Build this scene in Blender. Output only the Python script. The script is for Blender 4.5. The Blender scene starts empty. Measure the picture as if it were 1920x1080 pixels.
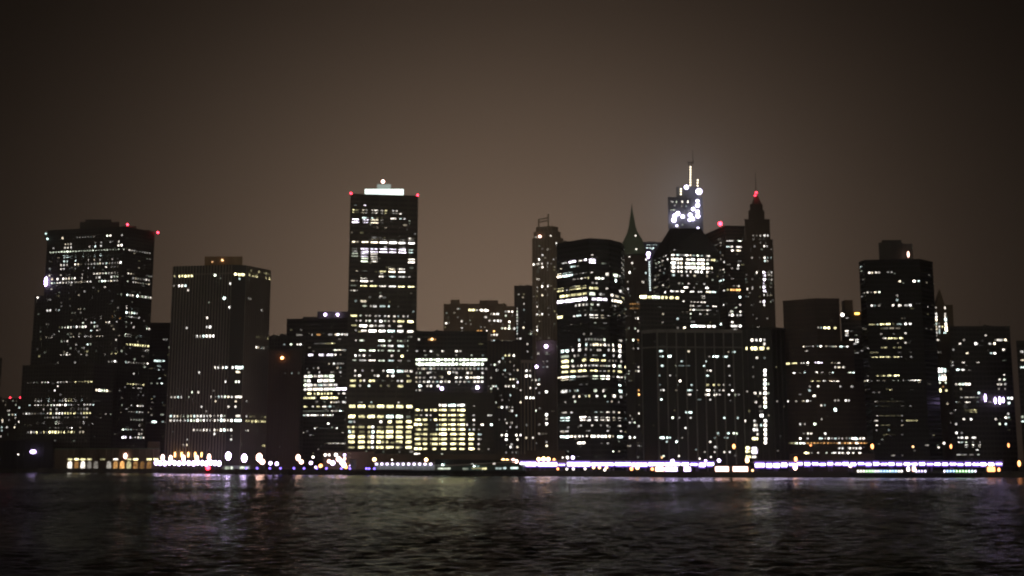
import bpy, math, random
from mathutils import Vector
random.seed(11)
R = math.radians
scene = bpy.context.scene
COL = scene.collection

# ------------------------------------------------------------------ camera model (survey of the photograph)
F = 2148.0                      # focal length in photograph pixels (1920 wide)
HCAM = 11.9                     # eye height above the river
PITCH = math.atan(322.0 / F)
CT, ST = math.cos(PITCH), math.sin(PITCH)

def ray(px, py):
    cx, cy = (px - 960.0) / F, (540.0 - py) / F
    return Vector((cx, CT - cy * ST, ST + cy * CT))

def at(px, py, Y):
    d = ray(px, py)
    return Vector((0, 0, HCAM)) + d * (Y / d.y)

def xat(px, Y, Z):
    return (px - 960.0) / F * (Y * CT + (Z - HCAM) * ST)

SHORE = [(-260, 1230), (0, 1150), (200, 1080), (420, 985), (700, 913), (1000, 852), (1300, 800), (1920, 790), (2200, 790)]
def D(px):
    for (a, ya), (b, yb) in zip(SHORE, SHORE[1:]):
        if a <= px <= b:
            return ya + (yb - ya) * (px - a) / (b - a)
    return SHORE[0][1] if px < 0 else SHORE[-1][1]
GROUND = 3.0

# ------------------------------------------------------------------ materials
MATS = {}
def nodes_of(name):
    m = bpy.data.materials.new(name); m.use_nodes = True
    nt = m.node_tree; b = nt.nodes['Principled BSDF']
    return m, nt, b

def wall_mat(name, col, rough=0.75, var=0.35, scale=0.06, spec=0.3):
    if name in MATS: return MATS[name]
    m, nt, b = nodes_of(name)
    tc = nt.nodes.new('ShaderNodeTexCoord'); mp = nt.nodes.new('ShaderNodeMapping')
    mp.inputs['Scale'].default_value = (1, 1, 0.25)
    no = nt.nodes.new('ShaderNodeTexNoise'); no.inputs['Scale'].default_value = scale; no.inputs['Detail'].default_value = 6
    rp = nt.nodes.new('ShaderNodeValToRGB')
    rp.color_ramp.elements[0].position = 0.3; rp.color_ramp.elements[1].position = 0.7
    rp.color_ramp.elements[0].color = (*[c * (1 - var) for c in col], 1)
    rp.color_ramp.elements[1].color = (*[min(1, c * (1 + var)) for c in col], 1)
    L = nt.links.new
    L(tc.outputs['Object'], mp.inputs['Vector']); L(mp.outputs['Vector'], no.inputs['Vector'])
    L(no.outputs['Fac'], rp.inputs['Fac']); L(rp.outputs['Color'], b.inputs['Base Color'])
    b.inputs['Roughness'].default_value = rough
    b.inputs['Specular IOR Level'].default_value = spec
    MATS[name] = m
    return m

PAL = {'w': (1, .91, .79), 'c': (.80, 1, .95), 'y': (1, .90, .46), 'g': (.90, 1, .78), 'o': (1, .50, .16), 'v': (.93, .84, 1), 'n': (1, .96, .90), 'm': (1, .86, .62)}
LEV = {0: .16, 1: .5, 2: 1.4, 3: 3.0, 4: 6.0, 5: 11.0}
def lit_mat(c, lv, band=0):
    k = 'window light %s %d%s' % (c, lv, ' wide' if band else ''); g = .62 if band else 1.0
    if k in MATS: return MATS[k]
    m = bpy.data.materials.new(k); m.use_nodes = True; nt = m.node_tree; nt.nodes.clear(); L = nt.links.new
    out = nt.nodes.new('ShaderNodeOutputMaterial'); em = nt.nodes.new('ShaderNodeEmission')
    em.inputs['Color'].default_value = (*PAL[c], 1)
    geo = nt.nodes.new('ShaderNodeNewGeometry'); no = nt.nodes.new('ShaderNodeTexNoise')
    no.inputs['Scale'].default_value = 0.75 if band else 0.55; no.inputs['Detail'].default_value = 3        # blinds, desks, ceiling lamps behind the pane
    mr = nt.nodes.new('ShaderNodeMapRange')
    mr.inputs['From Min'].default_value = .33; mr.inputs['From Max'].default_value = .67
    mr.inputs['To Min'].default_value = (.1 if band else .4) * g * LEV[lv]; mr.inputs['To Max'].default_value = (1.9 if band else 1.5) * g * LEV[lv]
    oi = nt.nodes.new('ShaderNodeObjectInfo'); mr2 = nt.nodes.new('ShaderNodeMapRange')
    mr2.inputs['To Min'].default_value = .4; mr2.inputs['To Max'].default_value = 1.4
    mu = nt.nodes.new('ShaderNodeMath'); mu.operation = 'MULTIPLY'
    L(geo.outputs['Position'], no.inputs['Vector']); L(no.outputs['Fac'], mr.inputs['Value'])
    L(oi.outputs['Random'], mr2.inputs['Value']); L(mr.outputs['Result'], mu.inputs[0]); L(mr2.outputs['Result'], mu.inputs[1])
    L(mu.outputs[0], em.inputs['Strength']); L(em.outputs[0], out.inputs['Surface'])
    m.cycles.emission_sampling = 'NONE'
    MATS[k] = m
    return m

def lamp_mat(name, col, strength, sample=True):
    k = 'lamp %s %g' % (name, strength)
    if k in MATS: return MATS[k]
    m = bpy.data.materials.new(k); m.use_nodes = True; nt = m.node_tree; nt.nodes.clear()
    out = nt.nodes.new('ShaderNodeOutputMaterial'); em = nt.nodes.new('ShaderNodeEmission')
    em.inputs['Color'].default_value = (*col, 1); em.inputs['Strength'].default_value = strength
    nt.links.new(em.outputs[0], out.inputs['Surface'])
    if not sample: m.cycles.emission_sampling = 'NONE'
    MATS[k] = m
    return m

LC = {'white': (1, .90, .80), 'violet': (.66, .50, 1), 'pink': (1, .58, .46), 'warm': (1, .56, .24), 'orange': (1, .36, .12),
      'red': (1, .03, .06), 'blue': (.16, .12, 1), 'cool': (.72, 1, .93), 'green': (.25, 1, .35), 'azure': (.25, .5, 1), 'lilac': (.74, .56, 1)}

GLASS = wall_mat('dark facade glass', (.016, .016, .015), .25, .3, .05, .2)
ROOF = wall_mat('roof felt', (.035, .032, .03), .9)
METAL = wall_mat('dark painted steel', (.05, .05, .05), .5)
CONC = wall_mat('quay concrete', (.10, .09, .08), .85)

# ------------------------------------------------------------------ mesh helpers
class MB:
    def __init__(s): s.v = []; s.f = []
    def hexa(s, p):                     # 4 bottom, 4 top, counter-clockwise seen from above
        b = len(s.v); s.v += [tuple(q) for q in p]
        s.f += [tuple(b + i for i in q) for q in ((3, 2, 1, 0), (4, 5, 6, 7), (0, 1, 5, 4), (1, 2, 6, 5), (2, 3, 7, 6), (3, 0, 4, 7))]
    def box(s, x0, x1, y0, y1, z0, z1):
        s.hexa([(x0, y0, z0), (x1, y0, z0), (x1, y1, z0), (x0, y1, z0), (x0, y0, z1), (x1, y0, z1), (x1, y1, z1), (x0, y1, z1)])
    def prism(s, base, z0, z1, top=None):
        n = len(base); b = len(s.v); top = top or base
        s.v += [(x, y, z0) for x, y in base] + [(x, y, z1) for x, y in top]
        s.f.append(tuple(b + i for i in reversed(range(n)))); s.f.append(tuple(b + n + i for i in range(n)))
        for i in range(n):
            j = (i + 1) % n; s.f.append((b + i, b + j, b + n + j, b + n + i))
    def slab(s, a, b, t0, t1, out0, out1, z0, z1):   # box on the wall line a->b (2D), from t0..t1 (metres along), offset outwards
        u = (b - a).normalized(); n = Vector((u.y, -u.x))
        q = [a + u * t0 + n * out1, a + u * t1 + n * out1, a + u * t1 + n * out0, a + u * t0 + n * out0]
        s.hexa([(p.x, p.y, z0) for p in q] + [(p.x, p.y, z1) for p in q])
    def rod(s, p, q, r0, r1=None, n=6):
        r1 = r0 if r1 is None else r1; p = Vector(p); q = Vector(q); d = (q - p).normalized()
        a = d.cross(Vector((0, 0, 1)) if abs(d.z) < .9 else Vector((1, 0, 0))).normalized(); c = d.cross(a)
        b = len(s.v)
        for o, r in ((p, r0), (q, r1)):
            s.v += [tuple(o + a * (r * math.cos(i * 2 * math.pi / n)) + c * (r * math.sin(i * 2 * math.pi / n))) for i in range(n)]
        s.f += [(b + i, b + (i + 1) % n, b + n + (i + 1) % n, b + n + i) for i in range(n)]
        s.f += [tuple(b + i for i in reversed(range(n))), tuple(b + n + i for i in range(n))]
    def ball(s, c, rx, ry=None, rz=None, n=10, m=6):
        ry = ry or rx; rz = rz or rx; b = len(s.v); c = Vector(c)
        s.v.append((c.x, c.y, c.z - rz))
        for j in range(1, m):
            t = -math.pi / 2 + math.pi * j / m
            for i in range(n):
                p = 2 * math.pi * i / n
                s.v.append((c.x + rx * math.cos(t) * math.cos(p), c.y + ry * math.cos(t) * math.sin(p), c.z + rz * math.sin(t)))
        s.v.append((c.x, c.y, c.z + rz)); e = len(s.v) - 1
        for i in range(n):
            s.f.append((b, b + 1 + (i + 1) % n, b + 1 + i))
            s.f.append((e, e - n + i, e - n + (i + 1) % n))
        for j in range(m - 2):
            for i in range(n):
                k = b + 1 + j * n
                s.f.append((k + i, k + (i + 1) % n, k + n + (i + 1) % n, k + n + i))
    def build(s, name, mat, parent=None, loc=None):
        me = bpy.data.meshes.new(name)
        off = ORIG[parent.name]['_o'] if parent is not None else Vector(loc or (0, 0, 0))
        me.from_pydata([tuple(Vector(v) - off) for v in s.v], [], s.f); me.update()
        o = bpy.data.objects.new(name, me); COL.objects.link(o)
        if mat: me.materials.append(mat)
        if parent is not None:
            o.parent = parent; ORIG[o.name] = ORIG[parent.name]
        else:
            o.location = off; ORIG[o.name] = {'_o': off}
        return o
ORIG = {}

def tag(o, label, cat, group=None, kind=None):
    if label: o['label'] = label
    if cat: o['category'] = cat
    if group: o['group'] = group
    if kind: o['kind'] = kind
    return o
def thing(name, label, cat, loc, group=None):
    o = bpy.data.objects.new(name, None); COL.objects.link(o); o.location = loc
    o.empty_display_size = 1
    ORIG[o.name] = {'_o': Vector(loc)}
    return tag(o, label, cat, group)

_cubes = {}
def cube_mesh(mat):
    if mat.name not in _cubes:
        b = MB(); b.box(-.5, .5, -.5, .5, -.5, .5)
        me = bpy.data.meshes.new('window pane'); me.from_pydata(b.v, [], b.f); me.update(); me.materials.append(mat)
        _cubes[mat.name] = me
    return _cubes[mat.name]

# ------------------------------------------------------------------ windows read off the photograph
CROPS = dict(A=(0, 380), B=(0, 540), C=(0, 720), D=(260, 460), E=(260, 620), F=(260, 740), G=(520, 320), H=(520, 480), I=(520, 620),
             J=(520, 740), K=(780, 520), L=(760, 660), M=(760, 760), N=(960, 380), O=(980, 520), P=(980, 680), Q=(1180, 270), R=(1180, 420),
             S=(1180, 580), T=(1180, 740), U=(1420, 520), V=(1420, 680), W=(1600, 430), X=(1600, 580), Z=(1600, 740))

def parse(txt):
    """rows of 'crop y[>y2]: items'; an item is x, x-x2 or x-x2/n with a colour letter and a level. Gives (row, px0, px1, py, single, colour, level)."""
    out = []; crop = None; row = 0
    for ln in txt.strip().replace(';', '\n').split('\n'):
        ln = ln.strip()
        if not ln: continue
        head, items = ln.split(':'); h = head.split()
        if h[0].isalpha(): crop = h[0]; h = h[1:]
        ys = [float(t) for t in h[0].split('>')]
        its = []
        for it in items.split():
            i = next(k for k, ch in enumerate(it) if ch.isalpha())
            rng, c, lv = it[:i], it[i], int(it[i + 1] if i + 1 < len(it) else 3)
            n = 0
            if '/' in rng: rng, n = rng.split('/'); n = int(n)
            if '-' in rng: a, b = map(float, rng.split('-'))
            else: a = b = float(rng)
            its.append((a, b, n, c, lv))
        xa, xb = min(i[0] for i in its), max(i[1] for i in its)
        ox, oy = CROPS[crop]
        row += 1
        for a, b, n, c, lv in its:
            def add(p, q, single, lv):
                y = ys[0] if len(ys) == 1 or xb == xa else ys[0] + (ys[1] - ys[0]) * ((p + q) / 2 - xa) / (xb - xa)
                out.append((row, ox + p / 6, ox + q / 6, oy + y / 6, single, c, lv))
            if n:
                for k in range(n):
                    x = a + (b - a) * k / max(1, n - 1); add(x, x, True, max(0, lv + random.choice((-1, 0, 0, 0, 0, 1)) if lv > 1 else lv))
            elif a == b: add(a, a, True, lv)
            else:
                w = b - a; k = max(1, round(w / 62)) if w > 95 else 1
                for i in range(k):
                    g = 3 if k > 1 else 0
                    add(a + w * i / k + g / 2, a + w * (i + 1) / k - g / 2, False, lv if random.random() < .75 or k < 3 else max(1, lv - 1))
    return out

class Tier:
    """one block of a building: plan corners (photo px, distance) seen from west to east, a roof height read at py on corner ref"""
    def __init__(s, corners, py, ref=0, z0=GROUND, depth=30, top=None):
        s.z1 = at(corners[ref][0], py, corners[ref][1]).z; s.z0 = z0
        s.c = [Vector((xat(px, Y, s.z1), Y)) for px, Y in corners]
        yb = max(p.y for p in s.c) + depth
        s.base = [tuple(p) for p in s.c]
        k0, k1 = s.c[0].x / s.c[0].y, s.c[-1].x / s.c[-1].y   # back corners drawn in along the view so that hidden sides stay hidden
        xl, xr = s.c[0].x, s.c[-1].x
        bl = min(k0 * yb + .5, xr - 3) if k0 > 0 else xl
        br = max(k1 * yb - .5, xl + 3) if k1 < 0 else xr
        s.base += [(br, yb), (bl, yb)]
    def hit(s, px, py, loose=.02):
        d = ray(px, py); best = None
        for i in range(len(s.c) - 1):
            a, b = s.c[i], s.c[i + 1]; u = b - a; n = Vector((u.y, -u.x))
            den = n.x * d.x + n.y * d.y
            if abs(den) < 1e-9: continue
            t = (n.x * a.x + n.y * a.y) / den
            q = Vector((d.x * t, d.y * t)); z = HCAM + d.z * t
            f = (q - a).dot(u) / u.length_squared
            if -loose <= f <= 1 + loose and s.z0 - .5 <= z <= s.z1 + .5 and (best is None or t < best[0]):
                best = (t, i, f, z)
        return best

def facade(tier, nx, fl, mat, parent, pier=(.9, .55), span=(1.3, .25), cap=1.2, name='facade_grid', top_gap=0.0, plain=()):
    """piers and floor bands standing proud of the glass core"""
    mb = MB()
    for i in range(len(tier.c) - 1):
        a, b = tier.c[i], tier.c[i + 1]; Lg = (b - a).length
        if i in plain: continue
        n = nx[i] if i < len(nx) else nx[-1]
        pw, pd = pier; sh, sd = span
        zt = tier.z1 - top_gap
        if n:
            for k in range(n + 1):
                t = Lg * k / n
                t0, t1 = max(0, t - pw / 2), min(Lg, t + pw / 2)
                if t1 - t0 > .05: mb.slab(a, b, t0, t1, .02, pd + .003 * (k % 2), tier.z0, zt)
        if fl and sh:
            z = tier.z0 + fl
            while z < zt - .5:
                mb.slab(a, b, .06, Lg - .06, .015, sd, z - sh / 2, z + sh / 2); z += fl
        if cap: mb.slab(a, b, -.1, Lg + .1, .01, pd + .18, tier.z1 - cap, tier.z1 + .6)
    if mb.v: return mb.build(name, mat, parent)

def put_windows(parent, tiers, txt, dot=(1.5, 1.6), bandh=1.7, proud=.1, name='lit_window', limit=100, faint=2.3):
    items = [(*q[:5], random.choice('wwwwnnnmgc') if q[5] == 'w' else q[5], q[6]) for q in parse(txt)]; groups = {}
    for row, p0, p1, py, single, c, lv in items:
        best = None
        for k, t in enumerate(tiers):
            h = t.hit((p0 + p1) / 2, py)
            if h and (best is None or h[0] < best[0]): best = (*h, k)
        if best is None: continue
        _, i, f, z, k = best
        groups.setdefault((row, k, i), []).append((p0, p1, py, single, c, lv, f, z))
    wins = []
    for (row, k, i), g in groups.items():
        t = tiers[k]; a, b = t.c[i], t.c[i + 1]; u = (b - a); Lg = u.length; u = u / Lg; n = Vector((u.y, -u.x))
        z = sum(x[7] for x in g) / len(g)
        for p0, p1, py, single, c, lv, f, _z in g:
            if single:
                w = 1.05 * dot[0] * (1, .9, .95, 1, 1.15, 1.3)[lv]; h = 1.05 * dot[1] * (1, .85, .92, 1, 1.12, 1.2)[lv]; m = f * Lg
            else:
                m0, m1 = t.hit(p0, py, .2), t.hit(p1, py, .2)
                if m0 and m1 and m0[1] == i and m1[1] == i:
                    w = max(.8, (m1[2] - m0[2]) * Lg - .8); m = (m0[2] + m1[2]) / 2 * Lg
                else: w = max(1.0, (p1 - p0) * t.c[i].y / F - .8); m = f * Lg
                h = bandh * (1, .8, .85, 1, 1.1, 1.25)[lv]
            w = min(w, Lg * .98); m = min(max(m, w / 2), Lg - w / 2)
            wins.append((w * h, a + u * m + n * (proud / 2 + .01), z, math.atan2(u.y, u.x), w, h, c, lv, not single))
    for t in tiers:                        # the faint rest: rooms lit from a corridor or a single desk lamp
        for i in range(len(t.c) - 1):
            a, b = t.c[i], t.c[i + 1]; Lg = (b - a).length; u = (b - a) / Lg; n = Vector((u.y, -u.x))
            if Lg < 6: continue
            for _ in range(int(faint * Lg * (t.z1 - max(t.z0, GROUND)) / 100)):
                zz = GROUND + 12 + 3.9 * random.randint(0, 200)
                if not max(t.z0, GROUND + 10) < zz < t.z1 - 9: continue
                wins.append((.5, a + u * random.uniform(1.5, Lg - 1.5) + n * (proud / 2 + .01), zz, math.atan2(u.y, u.x), dot[0] * random.choice((.8, 1, 1, 1.9)), dot[1] * .8, random.choice('wmygnw'), random.choice((0, 0, 0, 1)), False))
    wins.sort(key=lambda x: -x[0] * LEV[x[7]])
    off = ORIG[parent.name]['_o']
    for ar, p, z, rz, w, h, c, lv, bd in wins[:limit]:
        o = bpy.data.objects.new(name, cube_mesh(lit_mat(c, lv, bd))); COL.objects.link(o)
        o.parent = parent; o.location = Vector((p.x, p.y, z)) - off; o.rotation_euler = (0, 0, rz); o.scale = (w, proud, h)
    rest = wins[limit:]
    if rest:
        mb = MB(); mats = []; fm = []
        for ar, p, z, rz, w, h, c, lv, bd in rest:
            u = Vector((math.cos(rz), math.sin(rz))); nn = Vector((u.y, -u.x)); q0 = p - u * w / 2 - nn * proud / 2
            mb.slab(q0, q0 + u, 0, w, 0, proud, z - h / 2, z + h / 2)
            mm = lit_mat(c, lv, bd)
            if mm not in mats: mats.append(mm)
            fm += [mats.index(mm)] * 6
        o = mb.build(name, None, parent)
        for mm in mats: o.data.materials.append(mm)
        o.data.polygons.foreach_set('material_index', fm)
        o['kind'] = 'stuff'
    return len(wins)

def block(parent, tier, mat=None, name='wall', roof=True, taper=None):
    mb = MB(); mb.prism(tier.base, tier.z0, tier.z1, taper)
    o = mb.build(name, mat or GLASS, parent)
    if roof:
        rb = MB(); cx = sum(p[0] for p in tier.base) / len(tier.base); cy = sum(p[1] for p in tier.base) / len(tier.base)
        rb.prism([(cx + (x - cx) * .985, cy + (y - cy) * .985) for x, y in tier.base], tier.z1 + .003, tier.z1 + .5)
        rb.build('roof', ROOF, parent)
    return o

def beacon(parent, px, py, Y, color='red', r=.9, strength=14, name='beacon_light', mast=3.0, sample=True):
    p = at(px, py, Y); mb = MB(); mb.ball(p, r)
    o = mb.build(name, lamp_mat(color, LC[color], strength, sample), parent)
    if mast:
        m = MB(); m.rod((p.x, p.y + .1, p.z - r - mast), (p.x, p.y + .1, p.z - r * .6), .16, .12)
        m.build('mast', METAL, o)
    return o

def penthouse(parent, px0, px1, py, Y, zbase, depth=14, mat=None, name='penthouse', grille=0):
    t = Tier([(px0, Y), (px1, Y)], py, 0, z0=zbase, depth=depth)
    mb = MB(); mb.prism(t.base, zbase + .004, t.z1)
    if grille:
        a, b = t.c; Lg = (b - a).length
        for k in range(grille + 1): mb.slab(a, b, max(0, Lg * k / grille - .3), min(Lg, Lg * k / grille + .3), .01, .4, zbase + .3, t.z1)
    mb.build(name, mat or wall_mat('plant room steel', (.07, .065, .06), .8), parent)
    return t

COUNT = {}
def bld(name, label, corners, py, wallc, nx, fl=3.9, ref=0, depth=30, pier=(.9, .55), span=(1.3, .25), cap=1.2, core=None, cat='building', group='skyscrapers of the far shore', top_gap=0, plain=(), extra=()):
    """a building of one main block plus EXTRA lower or upper blocks; returns (empty, [tiers])"""
    t = Tier(corners, py, ref, GROUND, depth)
    c0, c1 = t.c[0], t.c[-1]
    o = thing(name, label, cat, ((c0.x + c1.x) / 2, (c0.y + c1.y) / 2 + 5, GROUND), group)
    mat = wallc if not isinstance(wallc, tuple) else wall_mat('cladding of ' + name, wallc)
    block(o, t, core)
    facade(t, nx, fl, mat, o, pier, span, cap, top_gap=top_gap, plain=plain)
    ts = [t]
    for e in extra:
        e = dict(e); nm = e.pop('name', 'upper_wall'); enx = e.pop('nx', nx); efl = e.pop('fl', fl); ecore = e.pop('core', core)
        epier = e.pop('pier', pier); espan = e.pop('span', span)
        et = Tier(**e); block(o, et, ecore, nm); facade(et, enx, efl, mat, o, epier, espan, cap, name=nm.replace('wall', 'facade') + '_grid' if 'wall' in nm else nm + '_grid'); ts.append(et)
    return o, ts
HAZE, HAZE_G = .00011, .7
SKY_A, SKY_BACK, SKY_FLOOR, SKY_COOL = .133, .32, .001, .02
FSTOP, SLOPE, DENOISE = 1.15, .16, True
# ================================================================== BUILDINGS, west to east
W = {}     # window read-outs
W['A'] = '''A 400>375: 700w4 870-1060/7w1 1205w4 1240w4 1375w2
460>440: 740w3 775w3 805w3 1070w1 1140w1 1245w1 1340w2
510>475: 600w1 733w3 770w3 805w3 1000w3 1068w4 1135w2 1335w4 1372w4
570>528: 565-1375/26g3
610>572: 725c4 765c4 800c4 860c3 930c4 995c3 1060c4 1130c4 1165-1370/7c1
658>628: 725c3 760c3 855c3 990w3 1058w3 1122w3 1265w1
707>673: 690w3 725w3 760w3 850w3 885w3 920-1100/6w1 1122w3 1160w1 1200w2 1235-1330/4w1 1360w4
765>720: 560w1 690w3 722w3 790w1 850w1 985w3 1050w3 1195w3 1260-1330/3w1
820>780: 555w2 690w2 755w1 785w1 920w2 1060w2 1092w3 1128w2 1160w2 1193w3 1228w2 1262w2 1298w3 1332w2
865>828: 587w3 650w4 715w4 750w4 783w4 815w3 848w4 915w3 1085w1 1120w2 1258w3 1295w4 1328w3
915>880: 585w3 615w2 648w3 680w4 713w3 748w3 780w3 812w4 848w4 880w3 912w4 945w3 980w3 1015w3 1115w2 1150w4 1185w5 1220w2 1253w3 1290w3 1325w3
965>937: 580w3 1183w3
A 530>580: 1455w2 1485-1680/9w1
620>632: 1660w1 1690w1
782>830: 1448w3 1478w3 1655-1705/3w1
845>882: 1500-1600/5w1 1630w4 1655w3 1680w2
885>930: 1440w2 1500-1680/8w2
1035>1075: 1437w4 1465w2 1495w3 1540c5 1570-1695/6w2
B 72: 1320w1 1350w1
178: 1248w1
250: 535w2 570w3 640w2 670w3
330: 1070-1140/3w2 1270o3 1303w3 1335o2
392>372: 935w2 1030w2 1065w2 1203w3 1237w4 1310w2
437: 695w2 728w2 762w3 792w3 825w1 860w3 895w1 930w3 960w3 1065w2 1095w1
490: 660w3 1028w3 1097w3
548>525: 525w3 557w3 590w4 625w2 790w3 822w3 890w3 958w3 990w2 1025w3 1095w3 1128w3 1160w3 1265w2 1298w2 1328w3
592: 687w2 720w1 755w3 1303w2
640: 855w1 988w3
690: 850w2 1298w2
740>728: 680w3 713w3 750w5 782w3 915w2 1187w3 1255y4 1290y3 1322y4
830: 1220w1 1255w1 1287w4 1315w2
B 225: 1430w4 1488w2 1520-1570/3w1
270>290: 1430w5 1462w4 1490w4 1515w3 1540w1
328>345: 1430w2 1460w3 1482w3 1510w1 1535w1 1562w3
378: 1425w3 1457w2 1482w3
430>465: 1425w1 1508w2 1658w3 1688w3
525>555: 1418w5 1450w4 1478w3 1550w2 1578w3 1605w1
632>660: 1418-1680/11y3
710: 1620w3 1648w4 1678w3
735: 1413w2
830>860: 1410w3 1440-1645/8w2 1672w3
970: 1503w2
C 10: 1430-1610/6y2
55: 1507w2 1555w2 1585w2
250: 1473w3 1500w1 1550-1605/3w2
310: 1445w1 1475w1 1500-1600/4w2
405: 1470-1600/5w1
460: 1415w1 1490-1540/3w1 1570w3
505: 1383w4 1412w3 1440-1600/7w2
562: 1568w2 1595w1
605: 1385v5 1412v4 1460v4 1485-1640/6w3'''
W['A2'] = '''B 755: 400-480/4y2
620: 500-660/6c1
725: 500-625/4c1
775: 500-590/3c1
830: 500-550/2c1
B 1050: 310-460/5w2 480w3 512w3 545w4 580w1 647w4 683w3 715w3 750w3 785w1 852y4 890y3 922y3 957y3 992y4 1028y3
C 18: 648w3
70: 545w1 612w3 1085-1205/5w3
180: 402w3 435w3 470w3 540w4 570w3 607w3 675w2 708w3 742w4 778y4 812y4 847w4 917w3 1055-1145/4w1
228: 333w2 400w3 432w3 468w2 503w3 537w4 570w4 605w4 637w4 672w4 705w2 742w5 775w3 808w3 843w2 877w2 947w3 982w2 1015w2 1050w3
282: 497w2 567w2 637w2 805w1 838w1 880w1 912w1 947w1 980w2
333: 262w1 297w2 328w2 362w1 395w1 432w1 465w2 497w2 530w3 565y4 600w1 635w3 668w3 703w3 737y3 770y3 803y4 838y4 872w1 908w2 945y3 980y3 1015y3
382: 463w1 497w2 530w2 563w2 597w2 632w2 665w2 737w2 767w2 838w2 872w1 943w2 977w2
435: 393w1 427w3 460w2 493w4 527w1 562w1 595w1 627w4 662w3 695w2 730w1 765w2 800w1 835w2 870w2 905w2 940w3 1045w3
488: 560w1 627w1 660w1 765w2 800w4 903w2
542: 320w1 353w3 387w2 420y4 455w2 490y3 525w1 555y4 590y3 625y4 662y3 693y2 730y4 765y3 800y4 832y2 902w2 937w2
645: 553w1 622w2 828w2 970w1
345: 1190w2 1242w2
390: 1133w2'''
W['lowwest'] = '''C 190: 35w1 145-190/2w1
235: 60w1 180w2
265: 220w3
300: 105w2 88w1
345: 105w2 140w2 178w3
365: 232w2
380: 178w2
405: 28w2 103w2
425: 28w2 215w3
455: 230w1 175w1
487: 20w2 78w2 168w3
525: 20w2
590: 8w2'''
W['strip'] = '''B 575: 1830-1885w1
670: 1910w1
820: 1730-1815c4 1840c3
875: 1765-1815c2
915: 1790c2 1840w1
1020: 1795c2
C 135: 1738w1
210: 1715w1 1830w1
350: 1705w1
430: 1705-1765c4
E 95: 270-325w2
185: 350w2
590: 145w1 210w1 262c3
740: 178w1
945: 148w1 240-285w1
1025: 145-195c4 270c1
F 345: 30w1'''
W['rib'] = '''D 345: 395-425y2 455y4 490y3 527y4 562y3 600y4
325: 1090y4
330: 1115-1195y4
330>375: 1250y4 1280y4 1300y4 1328y4 1440y4 1468y4
455: 385-420w1 453w4 490w4 525w3
505: 557w2
335: 860w4
375: 1135w2
430: 1047w4
595: 965w5
698: 1040w4
815: 768w3
918: 765w2 805w4
930: 543w2
1022: 653w4 690w3 728w4 765w4 805w4 845w4
285: 1260y2
300>320: 1350y2 1380-1460/4y1
600: 1240w1 1260w1
730: 1385w2
1030>1050: 1320-1460/8y1
E 185>195: 1325w3 1350w3 1377w3 1400w3
415: 865w4 902w4 942w4 980w4 1020w3 1057w4
415: 1085-1175w5
465: 1090-1145w3
470: 680w2
575: 975w3
575: 1095w3 1125w3
693: 597w3 670w3
745: 350-380w2 410w2 447w3 483w3 557w3 820w2 860w1 897w3 932w2 970w3 1010w3 1047w2
745: 1085-1165w3
795: 860w3
795: 1080-1105w3
795: 1210w2
855: 708w2 1010w2
855: 1088w3
960: 345-375w3 405w3 440w3 478w2 512w2 550w3 588w2 625w4 662w3 700w3 737w3 775w2 813w3 850w2 888w2 928w3 965w1
960: 1090-1145w3
960>975: 1210w2 1250-1430/10y1
1010: 345-375w3 405w3 438w2 475w3 512w3 550w3 588w3 625w3 662w4 700w3 735w3 775w3 812w3 850w4 888w3 928w4 965w4 1003w2 1043w4
1010: 1075-1155c4
1010>1030: 1210-1440/14y2
F 398: 620w3 660w1 695w1 735w3 770w3 807w2 848w4 885w2 925w4 965w4 1000w3 1040w3
400>410: 1210w1 1235w3 1325w2
443: 850w3
505: 545w1 1040w2
565: 500w3 540w2
575: 1385-1445/3y2'''
W['pale'] = '''E 155: 1635w1 1690-1730w3 1790w3 1820w3'''
W['brown'] = '''E 480: 1640w1 1720w1 1800w1
590: 1690w1 1760w1
J 590: 20w1'''
W['bars'] = '''H 885: 210-290w1 380-400w2 440-490o2 570-620w2 655-720/4w3 735-790/3w3
940: 680-720w1
990: 410-540w1 545-640/5y2
1050: 635-770/9w3
I 270: 345-405v4 465-525v4 550-630v4 655w3 710w1
370: 585w2 637w3 680w1 700-740/3w1
420: 410w1 460w2 675w2 710w1
468: 340-370w2 475w2 600-640w1 710w2
512: 275-395w4 400-450w2 455-640w4
562: 275-380w4 450-640w4
612: 275-395w4 400-450w3 455-680w3
660: 270-650w4 655-780v5
710: 280w1 340-385y4 410-430y3 445-480y4 500y3 525-545y3 570y3 610y4 690w2 730-770w3
758: 275-410/7y3 430w1 500-670/7y4 778w3
805: 608w3 640-690/3w2 725-775w3
857: 275-330/4y2 400w3 440-480y3 515w3 540w3 570-610w3 635w1
908: 270-570/12g1 615-710/5w3 740w1
955: 275-455/9w3 490-620/6w3
1010: 700w1 757w2
1050: 573w4
J 290: 703w1 757w2
385: 425w4 672w4 480-640/6w1
435: 290w3 735w3 540w1 680w1
490: 755w2
540: 575-680/6w3 690w3 710-765w3
585: 372w3 400-600/10w2 600w3 670w2 720-765w2'''
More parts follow.
